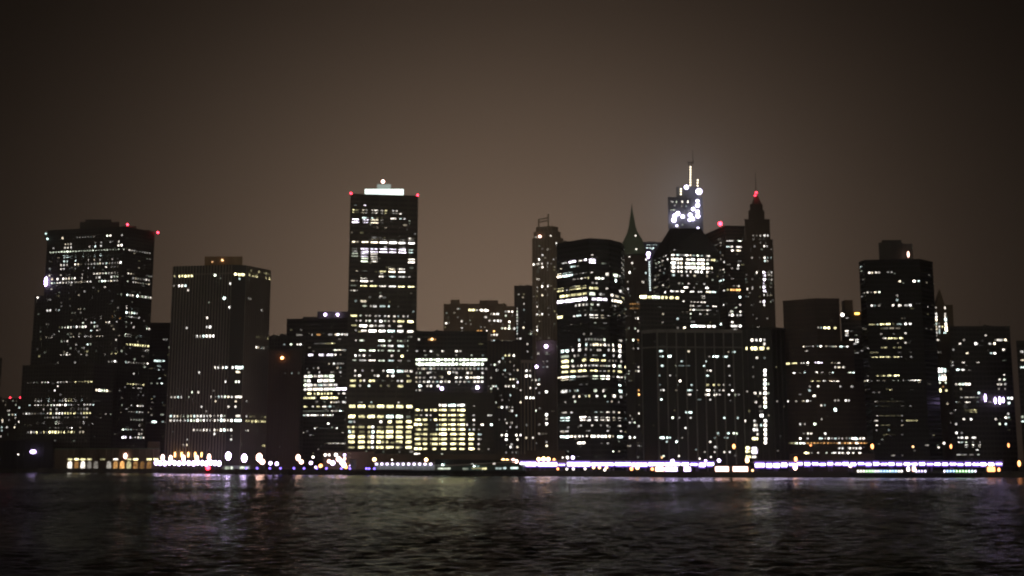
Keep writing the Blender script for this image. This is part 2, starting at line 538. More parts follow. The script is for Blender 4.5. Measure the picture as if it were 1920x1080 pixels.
W['tower'] = '''G 400: 880w2 985v4
460: 840-870y4 875-915y3 925y2 950-980w4 990-1015w4 1025y2 1055-1080w4 1090-1135w4 1160-1195w4 1205-1240y4 1270y2 1290-1320w4 1325-1355w4
475: 1385w4
523: 950-1010w4 1030w2 1055-1085w4 1125y2 1175y1 1215y1 1270-1340w4 1370-1405w4 1415-1445w4
572: 838-932v5 958-1030v4 1048-1138w5 1160-1195w3 1265-1305w2 1395w1 1470-1500w3
628: 940-1030w1 1075-1100w2 1125w3 1180w1 1220w3 1375w2
675: 950-1005w1
750: 1060-1180w1 1490w3
795: 838-880w4 885-920w3 948-1030w4 1048-1135w5 1150-1240w5 1255-1345w5 1358-1448w5 1468-1548w5
850: 1215w4 1360-1395w2 1405-1440w3
900: 838-900w3 938-1028v5 1045-1135v5 1148-1240v5 1252-1342v5 1355-1448v5 1475-1530w4
953: 833-910w4 938-1028v5 1045-1130w4 1155-1280/4w1 1480-1515w2
1010: 835-905w1 938-1025w5 1050-1130w4 1155-1430/6w1 1465-1548w5
1055: 835-910w1
H 160: 880-915w3 940-1020w1 1150-1225y3 1243-1330w5 1350-1442w5
220: 1140-1195w5 1205-1225w2 1250-1335w4 1360-1440w4 1485w3
268: 825-875w3 885-910w2 932-1025w5 1040-1080w3
327: 828-895w2 932-1015y4 1038-1125y4 1145-1225w4 1248-1335w4 1350-1440y4 1455-1545y4
380: 830-905/3w2
440: 1145-1185w3
505: 880w1 905w1 930-1005w3
560: 955-1010w2 1040-1065w2 1070-1120w3 1145-1220w2 1250w3
625: 1530w1
670: 822-905y3 938w2 1005w2 1040w2 1108w2 1147w2 1213w2 1250w3 1318w3 1355w2 1422w2 1460w3
727: 895w2 935w2 1005w3 1040w3 1105w2 1145-1185w4 1210w2 1250w2 1315w2 1350-1430y3 1455-1535y4
778: 830-905y2 920-1010w5 1030-1085w4 1105w2 1140-1210w3 1260w2 1350-1405w3
837: 870-905w2 940-1010w4 1028-1115w5 1140-1220w4 1238-1325w4 1340-1420w4 1455-1535w4
945: 890w3 920-980g3 1135-1215g4 1240-1280g3 1345-1365g3 1375-1410g3 1460g2
1005: 1140w1 1175w2 1205w3 1240-1310w3 1350-1425w3 1460w1
1055: 920-1000g4 1030-1105g4 1130-1150g4 1160-1200g2 1240-1320g3 1345-1380g3 1460g2
I 277: 885w4 925w2 975w3 1040w1 1290w3 1385-1425y4
327: 840-900w2 920-1005w3 1025-1105w3 1135-1210w3 1240-1315w3 1350-1400w2 1435-1500w1
450: 880w3 960w1 1070w1 1195w2 1230-1315w5 1340-1420w4 1450w4 1485-1525w3
502: 860-890w3 925w4 1095w2 1133w4 1240w3 1300w4 1445-1490y2
560: 815-890y3 920-950y3 975w3 1025-1100y3 1355w2 1400w3 1440-1510y3
617: 810-885y3 930w2 1032w3 1150-1180y1 1240-1270y1 1350-1420y3
800: 920w1 950w2 1045-1070w3 1365w3
855: 805-880y4 902-995y4 1018-1100y3 1118-1205y4 1222-1312y4 1330-1420y4 1438-1520y4
968: 797-885y4 910-990y3 1010-1100y4 1120-1200y3 1218-1310w5 1320-1415g4 1435-1500g1
1028: 800-850w2 870w2 1165w4 1240-1290y4 1330-1410y3 1435-1515y4
J 368: 800-880/4y2 910-985y2 1010-1060y3 1072w4 1120-1195y1 1220-1305y2 1330-1415y3 1432-1520y4
420: 795-830w4 835-880y3 915-985y1 1030y2 1078w4 1115-1200y3 1220-1305y4 1330-1410y3 1440-1510y3
475: 795-885y4 905-990y4 1010-1060y3 1072w4 1112-1200y4 1218-1305y4 1325-1415y4 1432-1510y3
533: 795-885y3 905-990y3 1010-1050y3 1068w4 1115-1165y4 1185y2 1235y2 1330-1410y3 1432-1515y4
598: 795-880y2 905-985y4 1010-1050y3 1070w4 1110-1200y4 1218-1308y4 1328-1390y3 1430-1515y4
675: 1350w1 1380w1 1440w2'''
W['mid'] = '''L 35: 225w1 370w1 575w1 750w1 875w1
86: 115-920/20g4
136: 115-870/19g4
187: 145-910/18w1 205w2 290w2
235: 120w1 170w2 255w2 495w4 580w2 700w2 745w2 870w2
290: 120w2 165w1 215w1 287w2 335w3 415w1 572w3 625w3 695w3 740w3 780w3 822w4 865w3
338: 120-450/8w2 495w3 575-715/4w2 780w3 822w3 865w3
385: 168w4 250w3 290w3 370w3
430: 120w1 168w2
I 100: 1590w2 1690-1790o2
225: 1572w2 1660w1 1733w2 1862w2
272: 1665w1 1808w1
K 828: 455w3 500w2 170w2 300w3'''
W['base'] = '''L 605: 375-465w5 480-570w5 585-670w5
615: 770w2
658: 105-165y4 190w2 215-255y3 278-360y4 378-465y4 485-570y4 585-675y4
717: 105-145y2 178w2 240w3 285w2 375-460y4 480-570y4 585-670y4 770w2
720: 920-980w3
768: 105-250y4 290w2 320-360y4 378-465y4 485-570y3 585-672y4 770w3
822: 97-200y5 205-255y3 358w1 380-465y4 482-570y4 585-672y4 700w3 770w2 845-885w4 950-985w4
875: 110-255y3 300w1 358w2 378-465y4 480-570y4 588-675y4 718w2 770w3 825w1
928: 100-250y3 278-360y3 378-468y5 488-575y4 588-675y4 695-775y4 825w2 850w1
982: 100-250y3 278-368y4 378-470y4 488-575y3 588-672y4 695-775y4 825w2 850w1
1038: 105-250y3 278-365y4 378-470y5 488-575y4 588-675y4 697-765y3 825w2
M 495: 97-195y5 200-250y3 300-350y4 385-465y3 487-575y4 590-670y3 693-780y5 825w2 935w1
555: 97-170w4 385-425w2'''
W['resA'] = '''K 355: 470-495/2w1
515: 340w3 370w1
495: 515w3
570: 518w2
610: 520w2
690: 460-495w4
720: 470-500w2
780: 340v4 380v4 418v4
400: 345w0 430w1 
650: 345w1 450w1
450: 360w1 470w0'''
W['resB'] = '''K 370: 570-665y4 685w2 718-820w5
412: 850w3 878w3 900-935w4
385: 1010w2 1045w3 1080w4
447: 755-800w3
488: 825w2 850w2 885w3 910-965w4
432: 1010w2 1080w1
500: 1050w4
545: 1048w3
575: 970w3 1005w4 1045w4 1070w2 1107w4
605: 680-750o3 800w4 878o3
645: 600w3 785o2 850w3 880w3 910w3
682: 715w3 750w3
716: 795w3 850w2 878w3 912w4 970w2 1015w1 1045w2 1075w2
755: 825w2 850w3 880w3 910w3 970w3 1050-1075w3
795: 972w2 830w2
530: 620w1 850w1
560: 730w1
825: 845w4 955w2'''
W['dark'] = '''K 300: 1215w2
365: 1215w1
350: 1140w2
385: 1140w2
420: 1140w3
455: 1140w2
490: 1140w3
525: 1140w2
565: 1140w3 1210w3
600: 1140w3 1290w1
635: 1140w2 1270w1 1292w2
690: 1160-1195w3 1140w2
720: 1190w2
735: 1135w2
750: 1253w3
835: 1200-1222w2 1255w1
880: 1200-1222w2
912: 1200-1222w2'''
W['deco'] = '''N 380: 440w3 485w1 270w1
455: 493w4
490: 490w1
525: 397w2
590: 345w2
638: 300w4 455w2
690: 245w3 293w4 335w3 395w2
725: 340w4 395w1
775: 293w2
860: 293w4
943: 290w3 335w4 395w4
995: 293w3
1040: 340w3 395w1
O 330: 170w3
375: 180w1
415: 165w3 215w3
555: 170w3
595: 170w4
685: 205w1 305w1'''
W['tallres'] = '''O 780: 125w3
855: 172w2
912: 125w4
850: 270-285/2w1
940: 240-280/2w1
1010: 240-280/2w1
P 190: 190w2
240: 183w3
325: 265w4
340: 175-205w2
585: 263w4
630: 268w2
690: 265w4
695: 170-210w2
895: 265w1
940: 265w4
800: 190w1
520: 200w1'''
W['brick'] = '''L 40: 1125y3 1165y3 1225w4
70: 1100w3
110: 1058w3 1165-1195w1
143: 965w1 1000w3 1030w2
205: 1030w3 1115c3 1225w1 1270w3
290: 965w1
307: 1185w3 1215w3 1250w1
340: 1270v4
385: 945w1 990w3 1025w3 1130w3 1158w3 1185w1 1218w4
412: 965w2 1035w3
430: 1300w2
487: 1075w1 1185w2
568: 1020w2 1303w4
622: 1085w4 1145w3 1200w2
662: 1195w4
715: 1245w3
800: 1145w2 1195w3
845: 1185w2 1250w1
935: 1085w3 1140w5 1245w4 1298w3
985: 1135w4 1262w3
1040: 1195w3
1070: 1190w4 1260w2
250: 1100w1 1180w1
540: 1090w1 1160w0
890: 1145w1
760: 1060w0 1120w1
M 530: 1135w1 1200w1 1240w1'''
W['ribtower'] = '''L 210: 1365w3 1405w2
270: 1362w4 1410w4
315: 1420w3 1465w3
405: 1410w3 1470w2
515: 1365w4 1410w4 1440w3
660: 1465w3
820: 1365w1
965: 1360w2 1435w2'''
W['curve'] = '''N 600: 902w4
690>655: 555-620w3 640-720v5 750-790w4 800-850v5
655>662: 865-945v5 970w2
670>690: 1000-1070w1
738>720: 655-720w4 740w2
752: 552w3
815>787: 500-690w5 700-710w2 730w1 770-835/3w2
777: 895w3
800>822: 1070-1120w3 1140-1190w4 1210w2
850>842: 680-720w2 745w2 785w4 825w2
842>848: 870y2 930-960w4 975w4 1020w4
878>885: 1170w4 1230w1
900: 905w1 950w2
985>950: 470-555y4 580w2 620w3 640-845y4
952>962: 865-975y4 1068w3
995: 1200-1260w3
1050>1020: 470-530y5 535-850y4
1022>1030: 865-940g3 995w2
1050: 1100-1150w4 1160-1210w2
O 270>245: 350-735v5
247>258: 770-960v5
265>285: 990-1030w4 1040-1130w4
315>308: 597w2 640w3 683w2 722w2
308>312: 760-800w3 850w3
322: 1010w1 1040w2
380: 640w1 680-720w1
378: 750-850w1 880-915w2
457>450: 352-420y4 435y4
442>436: 580w3 605-660w4 690-720w3
436>443: 745-800w4 810-850w4 880-920w3 965w3
505: 800-835w2 900-950w1
635: 690w1 770w1
700: 635w2 710-880/6w1 920w3
708: 1080-1120w2
762: 640w4 700-730w4 755w1 785-855w4 880w3 910-940w4 965w2 1000-1030w4
768: 1065-1120w5
820: 425-525c4 565w3 620-660w4 695-730w2
820: 755w1 830-890w2 950-980w3 1000-1040w4
828: 1068-1120w5
882: 430-525g2 585w2 625w1 705w1
882: 795w1 830w1 915w3 1022w2
886: 1068-1115w4
940: 435-520y4 560w3 660-720y3
940: 745-860y4 875-940y3 975w1 1015w1
945: 1108w2
1000: 435-520y4 550-585w3 623w2 662w3 705w3
1000: 750w2 790w3 830w3 885-970/4w2 1028w5
1004: 1075-1110w4 1130-1175y4
P 102: 435-510y3 535-600y4 620-725y4
102: 745-850y4 875w2 920w2 950-980y3 1005-1045y3
106: 1070-1115y3
167: 365-410w4 430-520w5 530-595w5 620-725/7w2
165: 750-765w2 780-855w4 870-985w5 1000-1040w2
170: 1070-1115/3w3 1135-1170w3
245: 1068-1120w4
317: 430-505w4 530w1 590w1 620w2
315: 795-840w3 895-925w3
320: 1080-1120c4
380: 575w3 635w3 710w2
380: 745-785y3 835w3 922w3 995-1060w4
384: 1090-1120w2
440: 480w1 590w2
442: 958w1 1003w2
446: 1080w1
567: 435-500w2 550w3
565: 800-850w2 870-910w2 930-985w3 1005-1045w3
567: 1085w3 1150w1
632: 420-535c5 630-725w5
632: 742-855w5 870-985w4 1000-1050w3
634: 1070-1110w3 1140-1175w2
700: 655w2
700: 785w3 878w1 950w2
703: 1065-1110w3
763: 420-520w3 700-735w1
762: 745-790w1 940-980w2
765: 1105w3 1135-1175y4
825: 420-525c5 550w4 590w4 637w4 678w3 722w3
825: 765w4 808w4 850w4 893w4 935w4 977w4 1018w2
828: 1065-1125c5
915: 615-705w5
915: 890w1 960w2
990: 1020w4
990: 1085w2
1065: 445w2 502w4'''
W['spire'] = '''N 372: 1390w3
520: 1397w2
600: 1327w4
640: 1510w3
678: 1355w3
785: 1318w4
790: 1500w4
890: 1472w4 1310w2
970: 1310w3
1005: 1315w1
O 300: 1215-1320/6o1 1345w3
350: 1215-1350/7o1
405: 1355w3 1388w2
460: 1275w2 1303w4
555: 1455w3
575: 1200w1 1255w2
607: 1300w2 1400w4 1450o4
705: 1245w4 1300o2
800: 1255w2 1297w2
1010: 1305w3
1055: 1305w3 1205w1
P 95: 1190w1 1260w1 1300w3
125: 1190w1
310: 1303o2
358: 1305o4
570: 1303w3
600: 1215w2
635: 1235w1
675: 1210w2 1263w3
715: 1303w4
840: 1205w4 1262w3
935: 1190w2 1215w2 1305w2'''
W['crownbar'] = '''R 830: 115-200y5 205-250y4 250-345w5 350-390y4 400-430y4 450-500y4 510-560y3
860: 605w3
1010: 380w2
S 105: 543c3
142: 372w1
210: 545w1 620w4
260: 435w1 510w2 595w3'''
W['hip'] = '''R 298: 508w2
348: 465-510w4 540w4 565-630/4w2 650w4 690w3 725w3 768w4 815w3 865-910w4
395: 465-565w5 585w4 635-740w5 765-845w5 865-900w4 915-970y4
440: 465-525w5 548w4 585w4 625-745w5 750-850w5 880w4
490: 470-525w5 548w4 585w4 625-745w5 750-850w5 865-900w4 925w3
538: 465-520w4 550w3 585w3 640w3 690w3 730-785w4 815w4 880w4
580: 470-520w2 590w2 655w2 733w2 875w2
675: 558w2 600w1 670w2 760w1 843w2
720: 610-665w4 730w1 850-890w4
768: 455-560w4 580-620w5 680-730w4 760-820w4 860-980w5
820: 658w2 700-745w1 810-855w4
870: 655-680w3 700w3 735w3 770w3 800-860w4
915: 680-730w4 760-810w3 880w3 930-980w4
962: 685w3 725w4 740-860w2 880w4 910w2
1008: 685w3 800w3 875w2
S 95: 683w2
140: 690-740w1
187: 690-770w5 775-855w5 870-975w5
238: 880w3 835w1
R 365>345: 385w2 410w3
395: 430w4
440>415: 240w4 300w2 330w4 375w3
400>380: 285w1 340w1
485>460: 300w1 345w1 375w1
520>505: 345w2 400w1
575>550: 330w1 390w1
625: 290w2
690: 380w3
770: 405w5
725: 430w1'''
W['slope'] = '''R 245>205: 950-1000w2 1010-1045w3 1050-1075w2
200: 1090-1180w4 1245w5
250: 1085-1130w4 1150w4 1200-1265w5
295: 1160w4 1200-1255w4
320: 1023w1
430: 1068w2
515: 1060w3
465: 1225w3
500: 1155w1 1220w3
640>620: 1005-1040c3 1045-1075c3
610: 1155w2
738: 1130-1255o4
745>735: 1065w3 1090-1120y2
695: 1230w3
820: 1245w4
910: 1060w3
910: 1245w2
938: 1200w2
985: 1140w2 1160w2 1250w3
1025: 1130w2 1160w4 1215w2 1250w3
S 140: 1160w5
165: 1030w4
188: 1135-1220w4 1248w4
230: 1165-1215w2'''
W['pine'] = '''R 130: 1390w1 1430w1 1470w2 1520w3 1555w3
180: 1395w2 1470w1 1512w2
210: 1470w1 1540w1
250: 1410w1 1515w3 1545w2
380: 1380w1 1470w1 1520w3 1550w2 1590w1
415: 1525w3 1550w2
545: 1438w4 1515v5 1560w1 1595w2
582: 1520v4 1595w2
625: 1520v5 1595w3 1560w1
665: 1515v3 1595w1
710: 1518v5 1385w1 1475w1 1595w1
732: 1333w4 1380w2
752: 1522v5
800: 1520w3 1560w2 1597w2
815: 1310w1 1340w1
875: 1518v5 1475w1 1595w1
910: 1520w3 1380w1
620: 1385w1 1310w0'''
W['piers'] = '''S 470: 330-380c4 650-685w4
480: 1150-1200c3 1115w1
530: 350c2 375c2 430-475c4 900w1 935-1010c4 1045-1110c3
585: 590c2 860c3
635: 350-390c3 520-545c3 550-690c1 840c3 1120w2
690: 915w3 880w2
745: 845-895c3 340w1 460w1 1130w1
805: 570w4
850: 345c1 540c2 700c2 860-900y3 950y3 990-1025y3 1050-1080w2 1130w1
910: 355w1 385w2 525w1 655-700/3c2 760w1 855-910w4 960w2 1015w1 1060w2 1160w3
960: 655-700w3 845-910w4 945-990w5 1015w2 1120w3 1185w3 1230w1
1015: 360c3 910w2 760-815w1
T 200: 625-710c4
260: 487w4 560w2 690w2 1050-1090c3 1205-1235c3
375: 632w3
435: 660w1 970-1015c3 1095-1130c3 1160-1220g4
485: 310-380c4 410-470c4 595w1 960w1 1060-1120c2
530: 530c4 420c2 910w3
590: 950-1000w3
645: 1070w3 960w2 850w1 1130w2
690: 320w1 385w3 560w2
620: 750w1'''
W['litcol'] = '''S 345: 1360-1400w4 1430w3 1455-1490w4 1520w2
390: 1520w3
440: 1305-1340y4 1360-1440y5 1455-1520y5 1560y2
545: 1435w2 1520c1
690: 1525w4
735: 1525w4
795: 1525w4
838: 1525w4 1560w2
890: 1525w4
943: 1415w3 1460-1490w4 1528w4 1560w2
1000: 1525w4
1045: 1422w2 1528w4
210: 1447w3
T 135: 1528w4 1470w1
235: 1465-1510w4 1565w1
295: 1530w4 1295w3 1410w2
345: 1530w4 1395-1445w4 1485w3
395: 1530w4 1385-1450w4
445: 1530w4 1440w2
495: 1532w4 1375-1450y4
540: 1530w4
600: 1285-1355/4y3
640: 1280-1360/5y3
610: 1375-1445v5
645: 1375-1448v5
700: 1270-1350/4y3 1390w2 1415w2'''
W['step'] = '''U 565: 685w1 722w2 760y4 800y4 875y4
770: 520w3 550w1 585w1 630w2 665w2 710w4 775w2 815w1 850w2 880w2
770: 940w5 978w2 1012w4
820: 550w3
978>972: 310-450y4 480-500w3 520w3 555-585w5
970: 645-665v4 690v5 725v4 840w2
972: 880w1 915w4
1015: 880w3 917w3 970w3
V 120: 262w2 415w4 485w2 530w3 655w3 685w4 733w3 810w1 850w4 1040w4 1085w4
220: 575w2 618y4 660y4 690y4 735-775w5 830w5 865w5 905w5
222: 942w2 975w2 1005w1
270: 592w1 683w3 937w2 1063w3
312: 588w2
378: 640w4
435: 230-300/4w1 330w3 440w2 517w2 562w4 600w1
425: 875w1 915w1 995w2 1030w2
480: 715w2 760w1
530: 878w5
690: 485w3 530w1 648w4
635: 720w1
795: 525w1 567w3 605w3 763w3
850: 487w4 565w2 690w3 722w3 762w1 803w3 843w2 878w3 915w1 960w2 1000w1 1037w2 1075w4 1112w5 1155w3 1195w3
900: 440w4 490w4 525w4 565-905/10o2 920w3
900: 950-1280/10o2 1037w3 1120w4
960: 920w2 960w2 1037w3 1080w2 1118w3 1155w3
1010: 520-585y5 610w1 700w2 780w2 835-895w5 920w3 960w3 1020w4 1075w4 1155w4
1062: 520-590w4 600-660w4 700-745w3 765w3 800w2 845w3 1020w1
900: 240-420/8y1
960: 262w1
350: 345w1 480w1'''
W['grey'] = '''U 465: 1012w2
615: 1003w5 1060w2
660: 1005w3 1110w1
715: 1060w5 1120w4
755: 1060-1130w2
815: 1175w2 1100w1
860: 1095-1145w3'''
W['night'] = '''W 380: 65-115w2
430: 60-115w3
478: 65-120w3
492>480: 180w3 210w2 255w2 290w2
478: 390w1 430w2
580: 520w4 685w5 735w3
600: 825w1
570: 110w1
718>708: 125w2 160w2 205w1 245w3 288w4
750: 65-125w2
745: 493w2
795: 493w2
862>855: 207w3 245w2 290w1
857: 450w4 500-545w4 570-615w2 640w4
880: 840w3
X 182>168: 170-250y2 270w2 290-420y5 440-460y1
168: 485-550w2 588w4 640w4
220>190: 75-135w2
212: 330-530w1
285: 308w3 455w2
270: 585w2
337>328: 325-380w4 385-565y4
380: 587w2
443>433: 150-195w3 300-330y2 335-390y3 440-485y3 500-545y2
497>488: 185-280y2 500-545w2
490: 650w1
553>541: 200-280y3 295-430y5 445-520y4 540w2
540: 650w2
602: 225w2 260-290w1 500-545w1
705: 535w2
755: 165w1 255-290y3 310-320y3 345y4 380-435y5 450-520y5
810: 130w2 160w4 203w3 275w3 345w3 453w3 508w3 565w3 620-745/6w4
915: 400-440y4
916: 660w3
930: 230w1 290w1
970: 250-285w2 290-540y1 555w1
1028: 225-285w2 300-530y1 550w1
Z 65: 240-285w2 300-540y1
120: 240-285w2 300-420y1 530-570w2 640w2
230: 270w2 290-540y1 550w2
288: 230-285w3 550w1
286: 600-710/5y2
338: 265w3 300-420y1 550w2
395: 260w1 400w1
440: 350-480y1 550w2 640w1
545: 287w3
500: 325w1'''
W['roofband'] = '''X 345: 830-885g3 740w1
380: 725w1 755w4 800-835g4 900g2
465: 900w1
670: 845w2
Z 230: 790c1 830-890c3
278: 790c1 825-920c2
330: 990-1055w4
290: 1040y3
380: 960-1020w1
X 985: 795w2
760: 845w1
810: 787w3
Z 545: 1015w3
590: 955w3'''
W['gable'] = '''W 880: 930w1 1020-1040w3
950: 930w3 1030w2
985: 935w3 1020-1045w3
1018: 930w4 1020-1055w3
1065: 930w2 1040w4
X 160: 930w2 960w1 1040w3
195: 930w2 965w2 1000y2 1030-1065w5
222: 935w2 965w1 1025-1065w5
240: 930w1 965w2
262: 935w2 965w2 1030w3
295: 930w1
345: 925w2 960w3
685: 920-1045w5
745: 930-1040w3
778: 930-1050w5
825: 930w3 970w3 1035w3
870: 940o2 1010o1
912: 940y3 965-1005y4 1045y3'''
W['east'] = '''X 297: 1490w3
345: 1600-1670/4w2 1710w3 1245w1
385: 1200w3 1380w5 1535w2 1590w4
455: 1080w2 1125w1 1690w3
490: 1260-1300w3 1550w2 1590w4
588: 1050w3 1095w3 1235w4 1400w4
640: 1092w3 1270w2
685: 1155-1205w4 1235w4
745: 1700w3
793: 1645w2 1700w3
843: 1160w2 1200-1305/4w3 1630w2 1665w2 1710w2
895: 1635w1 1710w1 1210w1
940: 1415w3 1100w2
985: 1235-1440w2 1215w2
995: 1060-1120w4
1040: 1050-1125w5
1035: 1160w2 1190w2 1250-1320w4 1380-1420w2 1510-1550w2
Z 130: 1245w1 1280w1
183: 1240-1400y4 1440w2 1505w2 1140w3 1070w3
278: 1120w2 1245w3 1325w3 1605w3
330: 1145w3 1650w2 1715w2
430: 1145w3 1220w1
480: 1187w3 1220w4 1275w4 1345w3 1365w3
527: 1190w3 1220w3 1268w3 1345w1 1420w1
577: 1270w4 1348w4 1418w4
630: 1395w3
680: 1150-1220w2 1230-1280w1 1300-1360w1 1390-1430w3
40: 1780w3 1745c3
95: 1750c3
215: 1740w2
255: 1715w3 1745w2'''
W['edge'] = '''X 480: 1895w3
565: 1900w3
660: 1900c4
Z 250: 1895w2
295: 1900c3'''

# ---- dark sliver at the west edge, low block with red roof lamps
o, ts = bld('office_block', 'narrow dark block cut by the west edge of the view, above the ferry terminal', [(-70, 1500), (4, 1500)], 672, (.05, .045, .04), [8], 4, depth=25, span=(1.2, .2))
o, ts = bld('apartment_block', 'low dark apartment block with scattered lit windows and red roof lamps, behind the ferry terminal',
            [(-60, 1400), (44, 1400)], 748, (.05, .045, .04), [9], 3.4, depth=25, core=wall_mat('dark brick', (.05, .045, .04)), span=(0, 0))
put_windows(o, ts, W['lowwest'], (1.5, 1.6))
for x in (19, 38): beacon(o, x, 745.5, 1399, r=.9, strength=9)

# ---- broad white-grey tower at the west end
o, ts = bld('office_tower', 'broad dark tower at the west end with many small square windows and notched shoulders',
            [(90, 1252), (232, 1230), (290, 1260)], 433, (.06, .057, .052), [27, 12], 3.85, ref=0, depth=26, pier=(1.3, .5), span=(1.9, .45),
            extra=[dict(name='side_wall', corners=[(66, 1256), (91, 1252.5)], py=556, depth=18, nx=[4]),
                   dict(name='side_wall', corners=[(60, 1259), (67, 1257)], py=640, depth=12, nx=[1])])
put_windows(o, ts, W['A'], (1.7, 2.1))
z = ts[0].z1
t1 = penthouse(o, 150, 224, 416, 1246, z, 12); penthouse(o, 160, 209, 411.5, 1248, t1.z1, 8, name='cooling_plant')
penthouse(o, 230, 256, 424, 1240, z, 8); penthouse(o, 257, 282, 431, 1255, z, 5)
beacon(o, 239, 421, 1238, r=1.1, strength=18); beacon(o, 296, 436, 1258, r=1.1, strength=18, mast=2)
mb = MB(); p = at(88, 440, 1251); mb.box(p.x - 2.2, p.x + 2.2, p.y - 1, p.y + 5, p.z - 3.5, p.z + 2); mb.build('corner_turret', wall_mat('plant room steel', (.07, .065, .06)), o)
beacon(o, 86, 438, 1249, 'cool', .9, 2.2, 'roof_lamp', 0); beacon(o, 89, 448, 1249, 'cool', 1.0, 3.5, 'roof_lamp', 0)
mb = MB(); p = at(86, 528, 1248); mb.ball(p, 1.6, 1.2, 5.2); mb.build('wall_floodlight', lamp_mat('lilac', LC['violet'], 22), o)
beacon(o, 71, 558, 1255, 'white', .9, 6, 'roof_lamp', 1.5)

# ---- wide low slab in front of it
o, ts = bld('office_slab', 'wide low slab with rows of small yellowish windows at the foot of the notched tower',
            [(43, 1182), (176, 1166), (215, 1185)], 686, (.065, .06, .05), [26, 8], 3.85, depth=20, pier=(1.2, .45), span=(1.8, .4))
put_windows(o, ts, W['A2'], (1.6, 2.0))

# ---- dark strip between
o, ts = bld('glass_tower', 'dark blue-black glass block seen in the gap between the notched tower and the ribbed tower',
            [(262, 1330), (345, 1330)], 606, (.035, .04, .045), [12], 3.9, depth=20, pier=(.3, .15), span=(.9, .2))
put_windows(o, ts, W['strip'], (1.9, 1.5))

# ---- ribbed tower
RIB = wall_mat('pale precast ribs', (.31, .285, .24), .8, .12)
o, ts = bld('ribbed_tower', 'dark tower with pale vertical ribs from street to roof and orange lamps along its foot',
            [(325, 1110), (435, 1100), (462, 1104), (507, 1132)], 497, RIB, [20, 0, 13], 0, ref=1, depth=28, pier=(.75, 1.0), cap=0,
            core=wall_mat('bronze glass', (.035, .032, .028), .35, .3))
put_windows(o, ts, W['rib'], (1.35, 1.8), faint=.3)
mb = MB()
for i in (0, 2): mb.slab(ts[0].c[i], ts[0].c[i + 1], 0, (ts[0].c[i + 1] - ts[0].c[i]).length, .02, .7, ts[0].z1 - 8.6, ts[0].z1 - 7.6)
mb.build('roof_screen_rail', RIB, o)
t1 = penthouse(o, 384, 455, 481, 1114, ts[0].z1, 14, wall_mat('tan brick plant room', (.30, .2, .12), .8), grille=6)
beacon(o, 417, 488, 1113, 'warm', .8, 7, 'roof_lamp', 0); beacon(o, 398, 491, 1113, 'warm', .6, 2, 'roof_lamp', 0)
for x in (328, 340.5, 353, 366, 378, 391, 403.5, 416):     # orange up-lights between the ribs
    p = at(x, 852.5, 1104); mb = MB(); mb.box(p.x - .55, p.x + .55, p.y - .5, p.y + .4, p.z - 2.2, p.z + 2.2)
    mb.build('wall_lamp', lamp_mat('orange wall', (1, .48, .16), 9), o)

# ---- pale far block and brown block
o, ts = bld('office_block', 'far low block with one lit window row between the ribbed tower and bar-windowed block',
            [(503, 1215), (572, 1215)], 631, (.09, .095, .085), [12], 3.9, depth=6, span=(1.5, .3))
put_windows(o, ts, W['pale'], (2, 1.5))
o, ts = bld('brick_block', 'plain brown block, nearly unlit, with one orange lamp high on its front',
            [(504, 1105), (565, 1105)], 658, (.06, .042, .032), [10], 3.9, depth=25, pier=(1.2, .3), span=(1.6, .2), core=wall_mat('dull brown brick', (.05, .036, .028)))
put_windows(o, ts, W['brown'], (1.6, 1.2))
beacon(o, 529, 671, 1103, 'orange', 1.25, 20, 'wall_lamp', 0)

# ---- bar-windowed block
o, ts = bld('office_block', 'mid-height dark block with four bright white window bars and two violet roof lamps',
            [(538, 1240), (656, 1232)], 599, (.07, .06, .052), [20], 4.55, depth=25, pier=(.4, .2), span=(2.0, .3))
put_windows(o, ts, W['bars'], (1.5, 1.7), 2.2)
t1 = penthouse(o, 568, 600, 594, 1244, ts[0].z1, 8); t1 = penthouse(o, 595, 660, 584, 1242, ts[0].z1, 14, grille=5)
for x in (610, 633): beacon(o, x, 590, 1238, 'lilac', 1.5, 12, 'roof_lamp', 0)

# ---- tall flat tower with seven bays
o, ts = bld('bay_tower', 'tallest flat-topped tower of seven window bays under a floodlit white crown',
            [(657, 1010), (784, 1018)], 364.5, (.085, .075, .065), [7], 4.43, depth=45, pier=(1.25, .7), span=(2.1, .28), core=wall_mat('bronze glass', (.035, .032, .028), .35, .3))
put_windows(o, ts, W['tower'], (1.7, 2.0), 2.5, limit=100)
z = ts[0].z1
tc = penthouse(o, 684, 757, 354.5, 1016, z, 16, lamp_mat('crown panels with floodlight glow', (.86, 1, .93), 2.2), 'crown_screen')  # floodlight on the crown put into the panels as emission
tc2 = penthouse(o, 707, 733, 345.5, 1020, tc.z1, 8, lamp_mat('upper panels with floodlight glow', (.86, 1, .90), .36), 'crown_tower')  # upper box given a weaker glow of its own, likewise for floodlight
mb = MB(); a, b = tc.c
for k in range(13): t = (b - a).length * k / 12; mb.slab(a, b, max(0, t - .12), min((b - a).length, t + .12), .01, .15, z + .01, tc.z1)
mb.build('screen_frame', wall_mat('white painted steel', (.6, .6, .6)), o)
beacon(o, 718, 340.5, 1028, 'pink', 1.5, 12, mast=1.5)
beacon(o, 658, 362.5, 1009, r=.9, strength=14, mast=1); beacon(o, 783, 366, 1017, r=.9, strength=14, mast=1)
mb = MB(); a, b = ts[0].c; Lg = (b - a).length                # blank plant-floor band above the base
zb = at(700, 745, 1012).z; mb.slab(a, b, .2, Lg - .2, .32, .52, zb + 6.5, zb + 9); mb.slab(a, b, .2, Lg - .2, .32, .52, zb - 4, zb - 1.2)
mb.build('plant_floor_band', wall_mat('cladding of bay_tower', (.085, .075, .065)), o)

